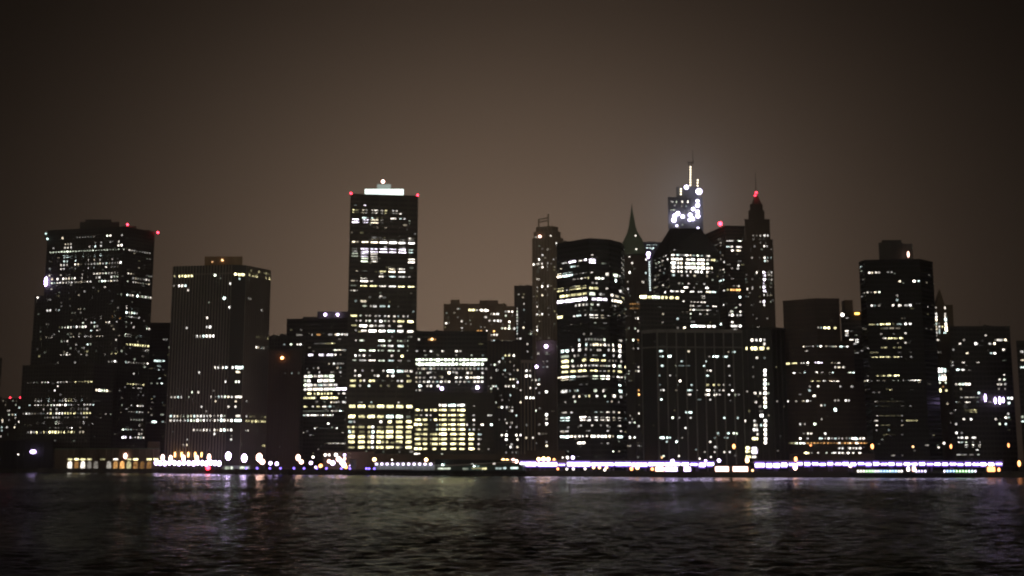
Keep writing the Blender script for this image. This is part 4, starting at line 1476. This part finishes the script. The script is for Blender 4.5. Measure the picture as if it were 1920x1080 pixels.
for a in ((428, 855, 'lilac', 2.4, 24, 6, 1.5), (458, 859, 'lilac', 2.4, 24, 6, 1.5), (486, 858, 'pink', 2.5, 20, 16, 1.5), (492, 866, 'pink', 2.2, 18, 14), (507, 868.5, 'lilac', 1.5, 14, 12), (519, 869.5, 'lilac', 1.5, 14, 12),
          (559, 858, 'pink', 1.8, 14, 18, 1.5), (565, 866, 'pink', 1.8, 12, 18), (583, 868, 'lilac', 1.5, 10), (592, 876, 'violet', .9, 12, 3), (601, 873.5, 'orange', 1.6, 10), (587, 857, 'white', 1.0, 7),
          (610, 853, 'white', 1.1, 8), (617, 853, 'white', .9, 7), (630, 853, 'white', 1.4, 9), (646, 853, 'lilac', 1.1, 9), (617, 865, 'pink', 1.5, 10), (624, 868, 'lilac', 1.9, 12), (635, 861, 'pink', 2.1, 12),
          (646, 860, 'pink', 1.2, 7), (642, 867, 'lilac', 2.3, 14), (645, 872, 'pink', 2.0, 12), (649, 876, 'orange', 1.3, 8), (657, 873, 'violet', 1.0, 12),
          (702, 861.5, 'warm', 1.7, 16, 20), (799, 862, 'warm', 1.6, 16, 20), (735, 862, 'white', .7, 6, 20), (924, 864, 'white', .9, 8),
          (943.5, 863, 'warm', 1.6, 10), (951, 863.5, 'warm', 1.5, 10), (962, 863.5, 'pink', 1.6, 12), (968, 865, 'pink', 1.6, 12), (966, 879, 'orange', 1.4, 6, 6),
          (1010, 861, 'warm', 1.6, 13), (1019, 860.5, 'warm', 1.8, 16), (1028, 861, 'warm', 1.7, 15), (1039, 861.5, 'orange', 1.0, 8), (1055, 858, 'white', .7, 4), (1064, 858, 'white', 1.0, 9), (1074, 858, 'lilac', 1.5, 10),
          (1046, 879, 'orange', 1.1, 6, 8), (1063, 879.5, 'white', .9, 6, 8), (1075, 879, 'white', 1.0, 6, 8), (1097, 879, 'white', 1.0, 5, 8), (1113, 876.5, 'warm', 1.2, 8, 8), (1124, 876.5, 'warm', 1.2, 8, 8), (1137, 876.5, 'warm', 1.2, 7, 8), (1134, 881, 'white', 1.1, 5, 8),
          (1184, 879, 'orange', 1.4, 8, 8), (1195, 877, 'warm', 1.5, 9, 8), (1223, 879.5, 'orange', 1.2, 8, 8), (1261, 865, 'lilac', 1.6, 16), (1323, 864, 'lilac', 1.0, 10), (1348, 863.5, 'lilac', 1.4, 12),
          (1241, 858, 'warm', .7, 4), (1273, 855, 'white', .7, 4), (1312, 860, 'white', .7, 4), (1333, 857, 'white', .7, 4),
          (1376, 837, 'orange', 1.25, 9, 30, 1.5), (1401, 863, 'warm', 1.6, 11, 20, 1.3), (1492, 861, 'orange', 1.2, 9, 20, 1.7), (1491, 876, 'pink', 1.7, 12, 12, 1.4), (1411, 882, 'warm', .9, 7, 6),
          (1520, 835, 'orange', .8, 5, 30), (1635.5, 837, 'orange', 1.2, 8, 30, 1.7), (1712, 837.5, 'warm', .8, 6, 30), (1783, 837, 'orange', .9, 6, 30, 2.0), (1770, 831, 'white', .9, 5, 30), (1760, 839, 'white', .7, 4, 30),
          (1891, 835, 'orange', .8, 6, 30, 2.2), (1911, 869, 'orange', 1.2, 9, 10, 2.0), (1873, 880.5, 'orange', 1.0, 8, 6, 1.5), (1703, 880, 'white', 1.3, 5, 4, 1.8), (1714, 880, 'pink', 1.6, 6, 4, 1.8), (1594, 874, 'pink', 1.2, 8, 8)):
    lamp(*a)
groups = {}
for a in sorted(LAMPS):
    w = next(t for lim, t in WHERE if a[0] <= lim); hgt = 'tall ' if a[1] < 850 else ''
    groups.setdefault((hgt + CN[a[2]], w), []).append(a)
for (c, w), g in groups.items():
    for k, (px, py, col, r, s, off, tall) in enumerate(g):
        Y = D(px) + off; p = at(px, py, Y)
        n = len(g)
        lab = '%s street lamp %s' % (c, w) if n == 1 else '%s street lamp %s, %s of %d from the west' % (c, w, ORD[k], n)
        o = thing('street_lamp', lab.replace(' of %d ' % n, ' '), 'street lamp', (p.x, p.y, GROUND), 'street lamps along the waterfront')
        mb = MB(); mb.rod((p.x, p.y + .3, GROUND), (p.x, p.y + .3, p.z + r * .4), .17, .11); mb.rod((p.x, p.y + .3, GROUND), (p.x, p.y + .3, GROUND + .9), .3, .25)
        mb.rod((p.x, p.y + .3, p.z + r * tall * .9), (p.x, p.y - .2, p.z + r * tall * .9 + .1), .1); mb.build('pole', METAL, o)
        mb = MB(); mb.ball(p, r * .85, r * .6, r * .85 * tall); mb.build('lamp_head', lamp_mat(col, LC[col], round(s * .75, 2)), o)

# ---- black ferry terminal at the west edge
o = thing('ferry_terminal', 'black unlit ferry terminal shed at the west edge with one white floodlight', 'ferry terminal', (xat(40, 1125, 5), 1140, GROUND))
BL = wall_mat('black corrugated steel', (.02, .02, .022), .6)
t = Tier([(-90, 1172), (48, 1126), (101, 1122)], 828, 1, depth=22); mb = MB(); mb.prism(t.base, GROUND, t.z1)
for i in (0, 1):
    a, c = t.c[i], t.c[i + 1]; n = int((c - a).length / 5)
    for k in range(n): mb.slab(a, c, k * 5 + .1, k * 5 + .6, .01, .4, GROUND, t.z1)
mb.build('wall', BL, o); mb = MB(); mb.prism([(x, y - .8) for x, y in t.base], t.z1 + .004, t.z1 + 1.3); mb.build('roof', ROOF, o)
for px, py, r in ((62, 847, 2.3), (1.5, 860, 1.9)):
    p = at(px, py, 1120 if px > 10 else 1142); mb = MB(); mb.ball(p, r * 1.4, .8, r * .9); mb.build('floodlight', lamp_mat('lilac', LC['violet'], 5), o)
p = at(34, 852, 1123); mb = MB(); mb.ball(p, .6); mb.build('wall_lamp', lamp_mat('white', LC['white'], 5), o)

# ---- arcaded terminal with warm arches
o = thing('terminal_building', 'low arcaded terminal with warmly lit arches and a yellow window row', 'ferry terminal', (xat(200, 1105, 5), 1115, GROUND))
TW = wall_mat('painted cast iron and stone', (.15, .11, .08), .8)
ta = Tier([(103, 1112), (300, 1072)], 843, 0, depth=24); a, c = ta.c; Lg = (c - a).length; u = (c - a) / Lg
mb = MB(); mb.prism(ta.base, GROUND, ta.z1); mb.build('wall', TW, o)
mb = MB(); mb.prism([(x, y + (0 if i > 1 else -.9)) for i, (x, y) in enumerate(ta.base)], ta.z1 + .004, ta.z1 + 1.0); mb.build('roof', wall_mat('green copper', (.10, .135, .095)), o)
n = 16; z1 = GROUND + 8.5
mb = MB()
for k in range(n + 1): mb.slab(a, c, max(0, Lg * k / n - .55), min(Lg, Lg * k / n + .55), .01, .9, GROUND, ta.z1 - .2)
mb.slab(a, c, 0, Lg, .01, .7, z1 + 1.6, z1 + 2.3); mb.build('arcade_frame', TW, o)
def pane(par, nm, a, c, f0, f1, z0, z1, mat, arch=0):
    Lg = (c - a).length; u = (c - a) / Lg; nn = Vector((u.y, -u.x)); t0, t1 = Lg * f0, Lg * f1; mb = MB()
    prof = [(t0, z0), (t1, z0), (t1, z1)]
    if arch:
        for q in range(1, 6): th = math.pi * q / 6; prof.append(((t0 + t1) / 2 + (t1 - t0) / 2 * math.cos(th), z1 + (t1 - t0) / 2 * math.sin(th)))
    prof.append((t0, z1)); k = len(prof)
    for d in (.16, .02): mb.v += [tuple((*(a + u * t + nn * d), z)) for t, z in prof]
    mb.f = [tuple(range(k)), tuple(reversed(range(k, 2 * k)))] + [(i, k + i, k + (i + 1) % k, (i + 1) % k) for i in range(k)]
    return mb.build(nm, mat, par)
spec = {2: ('w', 2), 3: ('o', 1), 4: ('w', 2), 5: ('w', 1), 6: ('w', 1), 9: ('o', 1), 10: ('o', 2), 11: ('y', 1), 12: ('o', 1), 13: ('o', 1), 8: ('w', 1), 14: ('o', 1)}
for k, (cc, lv) in spec.items(): pane(o, 'arch_opening', a, c, (k + .18) / n, (k + .82) / n, GROUND + .6, z1 - 3.2, lit_mat(cc, lv), 1)
for k, cc, lv in ((2, 'y', 2), (3, 'y', 3), (4, 'y', 3), (5, 'y', 2), (7, 'y', 1), (9, 'w', 3), (11, 'y', 2), (12, 'y', 3), (14, 'y', 3), (15, 'y', 3)):
    pane(o, 'lit_window', a, c, (k + .14) / n, (k + .86) / n, z1 + .1, z1 + 1.5, lit_mat(cc, lv))
t2 = Tier([(277, 1092), (300, 1090)], 828, 0, depth=10); mb = MB(); mb.prism(t2.base, GROUND, t2.z1); mb.build('stair_tower', TW, o)

# ---- heliport pier with blue edge lights
o = thing('heliport_pier', 'low dark heliport pier edged with tiny blue lights', 'pier', (xat(590, 930, 3), 930, 0))
pts = [(440, D(440) - 10), (772, D(772) - 4), (772, D(772) + 2), (440, D(440) + 4)]
base = [(xat(px, Y, 3.4), Y) for px, Y in pts]; mb = MB(); mb.prism(base, 2.4, 4.3)
for k in range(24):
    f = (k + .5) / 24; x = base[0][0] + (base[1][0] - base[0][0]) * f; y = base[0][1] + (base[1][1] - base[0][1]) * f + 1.2; mb.rod((x, y, -.9), (x, y, 2.39), .35)
mb.build('deck', CONC, o)
for px in (462, 482, 506, 526, 551, 570, 594, 612, 640, 656, 687, 692, 702):
    f = (px - 440) / 332; Y = pts[0][1] + (pts[1][1] - pts[0][1]) * f + .5; x = xat(px, Y, 4.8); mb = MB(); mb.rod((x, Y, 4.3), (x, Y, 4.7), .12); mb.ball((x, Y, 5.0), .75)
    mb.build('edge_light', lamp_mat('blue', (.22, .14, 1), 6), o)
p = at(390, 877, D(390) - 2); o = thing('channel_marker', 'large red navigation lamp on a post before the lilac lamp row', 'marker light', (p.x, p.y, 0))
mb = MB(); mb.rod((p.x, p.y, -.9), (p.x, p.y, p.z - 1.4), .4, .3); mb.build('post', METAL, o); mb = MB(); mb.ball(p, 1.9); mb.build('lamp_head', lamp_mat('red', LC['red'], 14), o)
for px0, px1, py, lab, colr in ((417, 470, 873, 'small green-grey heliport office with lit doorways between two lilac lamps', (.18, .24, .18)), (656, 668, 862, 'grey patterned hoarding box beside the cluster of pink lamps', (.3, .3, .3))):
    Yk = D(px0) + 12; t = Tier([(px0, Yk), (px1, Yk)], py, 0, depth=8); q = t.c[0]
    o = thing('kiosk', lab, 'kiosk', (q.x, Yk, GROUND)); mb = MB(); mb.prism(t.base, GROUND, t.z1); mb.build('wall', wall_mat('kiosk %d' % px0, colr, .8, .5, .9), o)
    mb = MB(); mb.prism([(x, y - .4) for x, y in t.base], t.z1 + .004, t.z1 + .4); mb.build('roof', ROOF, o)
    if px1 - px0 > 20:
        for f0, f1 in ((.1, .25), (.3, .36), (.62, .8), (.85, .95)): pane(o, 'lit_doorway', t.c[0], t.c[1], f0, f1, GROUND + .2, t.z1 - .8, lit_mat('g', 2))

# ---- pier pavilion: lit glass wall in the west, dark swooping roof in the east
o = thing('pier_pavilion', 'long pier pavilion with a string of white lamps, pale green wall and thin canopy edge', 'pavilion', (xat(840, 880, 4), 885, 0))
Ya, Yb, Yc = D(690) - 6, D(812) - 8, D(985) - 6
def seg(pxa, pxb): return Vector((xat(pxa, lineY(pxa), 4), lineY(pxa))), Vector((xat(pxb, lineY(pxb), 4), lineY(pxb)))
def lineY(px): return Ya + (Yb - Ya) * (px - 690) / 122 if px < 812 else Yb + (Yc - Yb) * (px - 812) / 173
mb = MB()
for pa, pb in ((690, 812), (812, 985)):
    a, c = seg(pa, pb); mb.slab(a, c, 0, (c - a).length - .02, -14, 0, 1.6, 4.0)
    for k in range(10): q = a + (c - a) * ((k + .5) / 10); mb.rod((q.x, q.y + 1, -.9), (q.x, q.y + 1, 1.59), .4)
mb.build('deck', wall_mat('black timber', (.02, .02, .02), .8), o)
a, c = seg(700, 812); mb = MB(); mb.slab(a, c, 0, (c - a).length, -10, -3, 4.004, 8.2); mb.build('wall', wall_mat('pale green panels', (.45, .56, .50), .6, .25, .2), o)
mb = MB(); mb.slab(a, c, -.4, (c - a).length + .4, -11, -1.2, 9.3, 9.9)
for k in range(12): q = (c - a).length * k / 11.; mb.slab(a, c, max(0, q - .12), q + .12, -2.2, -1.9, 4.004, 9.29)
mb.build('canopy', wall_mat('white fascia', (.7, .7, .7)), o)
for k in range(11):
    f = (k + .55) / 11; q = a + (c - a) * f + Vector((0, .9)); mb = MB(); mb.ball((q.x, q.y, 8.55), 1.05, .8, .75); mb.build('canopy_lamp', lamp_mat('pavilion', (.86, .72, 1), 5), o)
a, c = seg(813, 985); Lg = (c - a).length; u = (c - a) / Lg; mb = MB()
def prow(f0, f1, zl0, zl1, zh0, zh1, o0, o1):
    nn = Vector((u.y, -u.x)); q = []
    for z_ in ((zl0, zl1), (zh0, zh1)):
        for t, zz, oo in ((f0, z_[0], o1), (f1, z_[1], o1), (f1, z_[1], o0), (f0, z_[0], o0)):
            pnt = a + u * Lg * t + nn * oo; q.append((pnt.x, pnt.y, zz))
    mb.hexa(q)
prow(.0, .82, 8.3, 10.2, 12.2, 11.6, -13, -2); mb.build('roof', wall_mat('black membrane', (.02, .02, .02), .7), o)
mb = MB(); prow(.14, .86, 7.2, 10.3, 7.6, 10.7, -1.98, -1.2); prow(-.02, .2, 7.0, 7.4, 7.9, 7.8, -1.98, -1.1); mb.build('canopy_edge', wall_mat('white fascia', (.7, .7, .7)), o)
mb = MB(); prow(0, .95, 4.004, 4.004, 6.6, 8.6, -9, -4); mb.build('glass_wall', wall_mat('sea green glass', (.10, .15, .14), .15), o)
for f0, f1, z, lv, cc in ((.02, .16, 5.3, 2, 'g'), (.4, .5, 5.6, 1, 'y'), (.51, .56, 5.4, 2, 'y'), (.66, .72, 5.6, 1, 'c'), (.74, .77, 5.8, 3, 'c'), (.82, .9, 5.9, 2, 'c'), (.3, .36, 5.2, 1, 'g')):
    nn = Vector((u.y, -u.x)); pane(o, 'lit_window', a - nn * 4 + nn * 0.0, c - nn * 4, f0, f1, z - .7, z + .6, lit_mat(cc, lv))
q = a + u * Lg * .45; mb = MB(); mb.box(q.x - .4, q.x + .4, q.y + .6, q.y + 1.0, 6.9, 7.2)
mb.build('canopy_lamp', lamp_mat('cool', LC['cool'], 60), o)
q = a + u * Lg * .1; mb = MB(); mb.box(q.x - .5, q.x + .5, q.y + .6, q.y + 1.0, 7.95, 8.25); mb.build('canopy_lamp', lamp_mat('cool', LC['cool'], 60), o)

# ---- elevated highway with its lit soffit, in three sections
DECK = wall_mat('highway concrete', (.22, .20, .22), .85)
def highway(px0, px1, lights, label, zd=9.4, zl=8.5, hl=1.05, s=7.5, off=26):
    a = Vector((xat(px0, D(px0) + off, 9), D(px0) + off)); pts = [a]
    for p_, _ in SHORE:
        if px0 < p_ < px1: pts.append(Vector((xat(p_, D(p_) + off, 9), D(p_) + off)))
    pts.append(Vector((xat(px1, D(px1) + off, 9), D(px1) + off)))
    o = thing('elevated_highway', label, 'elevated highway', ((pts[0].x + pts[-1].x) / 2, pts[0].y + 8, GROUND))
    mb = MB(); rb = MB()
    for p, q in zip(pts, pts[1:]):
        Lg = (q - p).length; mb.slab(p, q, 0, Lg, -16, 0, zd, zd + 1.1); mb.slab(p, q, 0, Lg, -.5, .12, zd + 1.1, zd + 2.0); mb.slab(p, q, 0, Lg, -2.6, -2.0, zd - .7, zd - .004)
        k = 2
        while k < Lg:
            rb.slab(p, q, k, k + .12, -.2, 0, zd + 2.0, zd + 2.7); k += 3
    mb.build('deck', DECK, o); rb.build('railing', METAL, o)
    for p, q in zip(pts, pts[1:]):
        Lg = (q - p).length; k = 3.0
        while k < Lg - 2:
            for oo in (-4, -13):
                mb = MB(); mb.slab(p, q, k, k + 1.0, oo - 1, oo, GROUND, zd - .71); mb.build('column', DECK, o)
            k += 14
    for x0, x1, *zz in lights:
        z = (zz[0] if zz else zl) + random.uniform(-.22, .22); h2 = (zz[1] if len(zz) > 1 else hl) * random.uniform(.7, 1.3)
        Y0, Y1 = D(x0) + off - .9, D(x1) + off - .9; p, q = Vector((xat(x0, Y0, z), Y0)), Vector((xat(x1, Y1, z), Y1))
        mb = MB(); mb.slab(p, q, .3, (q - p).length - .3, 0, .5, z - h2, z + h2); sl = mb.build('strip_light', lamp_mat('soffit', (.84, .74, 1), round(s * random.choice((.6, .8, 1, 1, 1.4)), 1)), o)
        mb = MB(); mb.slab(p, q, .1, (q - p).length - .1, -.2, -.02, z - h2 - 1.1, z + h2 + 1.1); mb.build('fringe_glow', lamp_mat('fringe_glow', (.30, .12, 1), .9), sl)  # added violet glow around the strip, standing in for lens fringe, no real housing
    return o
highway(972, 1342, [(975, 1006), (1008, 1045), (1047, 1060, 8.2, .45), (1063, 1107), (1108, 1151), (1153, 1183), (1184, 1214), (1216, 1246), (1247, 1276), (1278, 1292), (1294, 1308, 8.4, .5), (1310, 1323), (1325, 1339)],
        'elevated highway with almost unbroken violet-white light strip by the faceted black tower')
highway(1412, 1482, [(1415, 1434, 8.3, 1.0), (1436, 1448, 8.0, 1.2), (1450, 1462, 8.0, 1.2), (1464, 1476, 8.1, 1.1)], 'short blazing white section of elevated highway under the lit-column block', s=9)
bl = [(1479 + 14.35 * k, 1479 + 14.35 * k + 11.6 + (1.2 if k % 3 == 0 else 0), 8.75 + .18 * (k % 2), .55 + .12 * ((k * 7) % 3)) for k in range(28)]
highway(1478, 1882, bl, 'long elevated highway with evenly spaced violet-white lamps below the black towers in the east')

# ---- glowing pier sheds below the highway
def shed(px0, px1, py, label, doors, off=9):
    Y = D(px0) + off; t = Tier([(px0, Y), (px1, Y)], py, 0, depth=10); a, c = t.c
    o = thing('pier_shed', label, 'pier shed', ((a.x + c.x) / 2, Y + 4, GROUND)); mb = MB(); mb.prism(t.base, GROUND, t.z1); mb.build('wall', wall_mat('shed steel', (.12, .11, .12), .7), o)
    mb = MB(); mb.prism([(x, y - .6) for x, y in t.base], t.z1 + .004, t.z1 + .35); mb.build('roof', ROOF, o)
    W_ = px1 - px0
    for x0, x1, cc in doors: pane(o, 'lit_opening', a, c, (x0 - px0) / W_, (x1 - px0) / W_, GROUND + .7, t.z1 - .5, lamp_mat(cc, LC[cc], 5))
    return o
shed(1224, 1300, 874, 'low pier shed with three glowing white openings under the highway by the pale-piered slab', [(1229, 1245, 'pink'), (1247, 1270, 'lilac'), (1282, 1295, 'lilac')])
shed(1336, 1408, 873.5, 'low pier shed with two wide glowing pinkish openings west of the blazing highway section', [(1341, 1366, 'pink'), (1374, 1402, 'pink')])
shed(1848, 1868, 874, 'small kiosk shed with a warm orange glow at the east end of the highway', [(1851, 1865, 'orange')])

# ---- river pier with coloured rail lights
o = thing('river_pier', 'dark river pier with small green, blue and white rail lights before the black towers', 'pier', (xat(1720, 780, 3), 780, 0))
Yp = 783.0; x0, x1 = xat(1600, Yp, 3), xat(1842, Yp, 3); mb = MB(); mb.box(x0, x1, Yp, Yp + 9, 1.4, 3.2)
k = x0 + 1
while k < x1: mb.rod((k, Yp + 1, -.9), (k, Yp + 1, 1.39), .35); k += 5
mb.box(x0, x1, Yp + .2, Yp + .35, 4.0, 4.15); mb.build('deck', wall_mat('black timber', (.02, .02, .02), .8), o)
seq = ['white', 'white', 'white', 'green', 'green', 'green', 'lilac', 'lilac', 'azure', 'azure', 'azure', 'cool', 'azure', 'azure', 'white', 'white']
pos = [1609 + 5.45 * k for k in range(16)] + [1718, 1723.5, 1729, 1735] + [1771 + 5.8 * k for k in range(11)]
cols = seq + ['lilac', 'violet', 'violet', 'lilac'] + ['lilac', 'azure', 'azure', 'azure', 'green', 'green', 'green', 'green', 'cool', 'cool', 'lilac']
RL = dict(white=(1, .93, .85), green=(.55, 1, .5), azure=(.45, .68, 1), lilac=(.86, .8, 1), violet=(.66, .55, 1), cool=(.72, 1, .93))
for px, cc in zip(pos, cols):
    x = xat(px, Yp, 4); mb = MB(); mb.rod((x, Yp + .27, 3.2), (x, Yp + .27, 3.9), .1); mb.ball((x, Yp + .1, 4.3), .62, .5, .8); mb.build('rail_light', lamp_mat('rail ' + cc, RL[cc], 3.2), o)

# ---- low dark street-level blocks filling the foot of the skyline
FILL = wall_mat('street level brick', (.11, .085, .065), .85)
for px0, px1, py, Yq, lab in ((606, 702, 848, 965, 'low dark street block below the bar-windowed block, behind the pink lamps'), (690, 990, 853, 960, 'low brown street block behind the pier pavilion, lit orange by two lamps'),
                              (985, 1060, 846, 945, 'low brown podium at the foot of the striped stone tower'), (1480, 1640, 852, 868, 'low brown street block at the foot of the stepped block')):
    t = Tier([(px0, Yq), (px1, Yq)], py, 0, depth=14); o = thing('street_block', lab, 'building', ((t.c[0].x + t.c[1].x) / 2, Yq + 6, GROUND)); block(o, t, FILL)
    a, c = t.c; Lg = (c - a).length; mb = MB(); mb.slab(a, c, 0, Lg, .01, .35, t.z1 - 1.2, t.z1 + .6)
    for k in range(int(Lg / 6)): mb.slab(a, c, k * 6 + .1, k * 6 + .9, .01, .3, GROUND, t.z1 - 1.21)
    mb.build('facade_grid', FILL, o)
    for k in range(1, int(Lg / 6) - 1):
        if random.random() < .22: pane(o, 'lit_window', a, c, (k * 6 + 1.6) / Lg, (k * 6 + 3.6) / Lg, GROUND + 5, GROUND + 6.4, lit_mat(random.choice('wyo'), random.choice((1, 2))))

# ================================================================== AIR
m = bpy.data.materials.new('night haze'); m.use_nodes = True; nt = m.node_tree; nt.nodes.clear()
out = nt.nodes.new('ShaderNodeOutputMaterial'); pv = nt.nodes.new('ShaderNodeVolumePrincipled')
pv.inputs['Color'].default_value = (.92, .9, .88, 1); pv.inputs['Density'].default_value = HAZE; pv.inputs['Anisotropy'].default_value = HAZE_G
nt.links.new(pv.outputs[0], out.inputs['Volume'])
mb = MB(); mb.box(-1300, 1300, -150, 2100, -1.0, 560); o = mb.build('haze', m); o['kind'] = 'stuff'

# ================================================================== NIGHT SKY lit by the city
w = bpy.data.worlds.new('World'); scene.world = w; w.use_nodes = True; nt = w.node_tree; nt.nodes.clear(); L = nt.links.new
N = nt.nodes.new
out = N('ShaderNodeOutputWorld'); bg = N('ShaderNodeBackground'); L(bg.outputs[0], out.inputs[0])
tc = N('ShaderNodeTexCoord'); sx = N('ShaderNodeSeparateXYZ'); L(tc.outputs['Generated'], sx.inputs[0])
def M(op, a, b=None):
    n = N('ShaderNodeMath'); n.operation = op
    for i, v in enumerate((a, b)):
        if v is None: continue
        if isinstance(v, (int, float)): n.inputs[i].default_value = v
        else: L(v, n.inputs[i])
    return n.outputs[0]
az = M('ARCTAN2', sx.outputs[0], sx.outputs[1]); el = M('ARCSINE', sx.outputs[2])
def glow(a0, e0, sa, se, amp):
    p = M('POWER', M('ABSOLUTE', M('DIVIDE', M('SUBTRACT', az, a0), sa)), 2.0); q = M('POWER', M('ABSOLUTE', M('DIVIDE', M('SUBTRACT', el, e0), se)), 2.0)
    return M('MULTIPLY', M('EXPONENT', M('MULTIPLY', M('ADD', p, q), -.5)), amp)
def cmul(val, col):
    n = N('ShaderNodeVectorMath'); n.operation = 'SCALE'; n.inputs[0].default_value = col; L(val, n.inputs['Scale']); return n.outputs[0]
def vadd(a, b):
    n = N('ShaderNodeVectorMath'); n.operation = 'ADD'; L(a, n.inputs[0]); L(b, n.inputs[1]); return n.outputs[0]
warm = glow(-.005, .10, .202, .166, SKY_A)
ab = M('DIVIDE', M('SUBTRACT', M('ABSOLUTE', az), math.pi), .72); eb = M('DIVIDE', M('SUBTRACT', el, .06), .28)     # the glow of the near shore, behind the viewer
back = M('MULTIPLY', M('EXPONENT', M('MULTIPLY', M('ADD', M('MULTIPLY', ab, ab), M('MULTIPLY', eb, eb)), -.5)), SKY_BACK)
base = M('ADD', warm, SKY_FLOOR)
cool = M('ADD', glow(.150, .205, .06, .05, SKY_COOL * .7), glow(.156, .222, .02, .026, SKY_COOL * 1.6))
SKYOUT = L(vadd(vadd(cmul(base, (1.44, .985, .69)), cmul(back, (1.12, 1.0, .74))), cmul(cool, (.85, 1, 1.15))), bg.inputs['Color']); bg.inputs['Strength'].default_value = 1

# ================================================================== CAMERA
cam = bpy.data.cameras.new('camera'); co = bpy.data.objects.new('camera', cam); COL.objects.link(co); scene.camera = co
co.location = (0, 0, HCAM); co.rotation_euler = (math.pi / 2 + PITCH, 0, 0)
cam.sensor_width = 36; cam.lens = 36 * F / 1920; cam.clip_start = .5; cam.clip_end = 9000
cam.dof.use_dof = True; cam.dof.focus_distance = 20.0; cam.dof.aperture_fstop = FSTOP      # focused short of the far shore, as the photograph is

scene.render.engine = 'CYCLES'
cy = scene.cycles
cy.use_denoising = DENOISE; cy.filter_width = 1.3; cy.use_adaptive_sampling = False
try: cy.denoiser = 'OPENIMAGEDENOISE'
except Exception: pass
cy.max_bounces = 5; cy.diffuse_bounces = 2; cy.glossy_bounces = 3; cy.volume_bounces = 0; cy.sample_clamp_indirect = .22; cy.sample_clamp_direct = 0
cy.caustics_reflective = False; cy.blur_glossy = .5
vs = scene.view_settings; vs.view_transform = 'Standard'; vs.look = 'None'; vs.gamma = 1; vs.exposure = 0; vs.use_curve_mapping = False
scene.display_settings.display_device = 'sRGB'
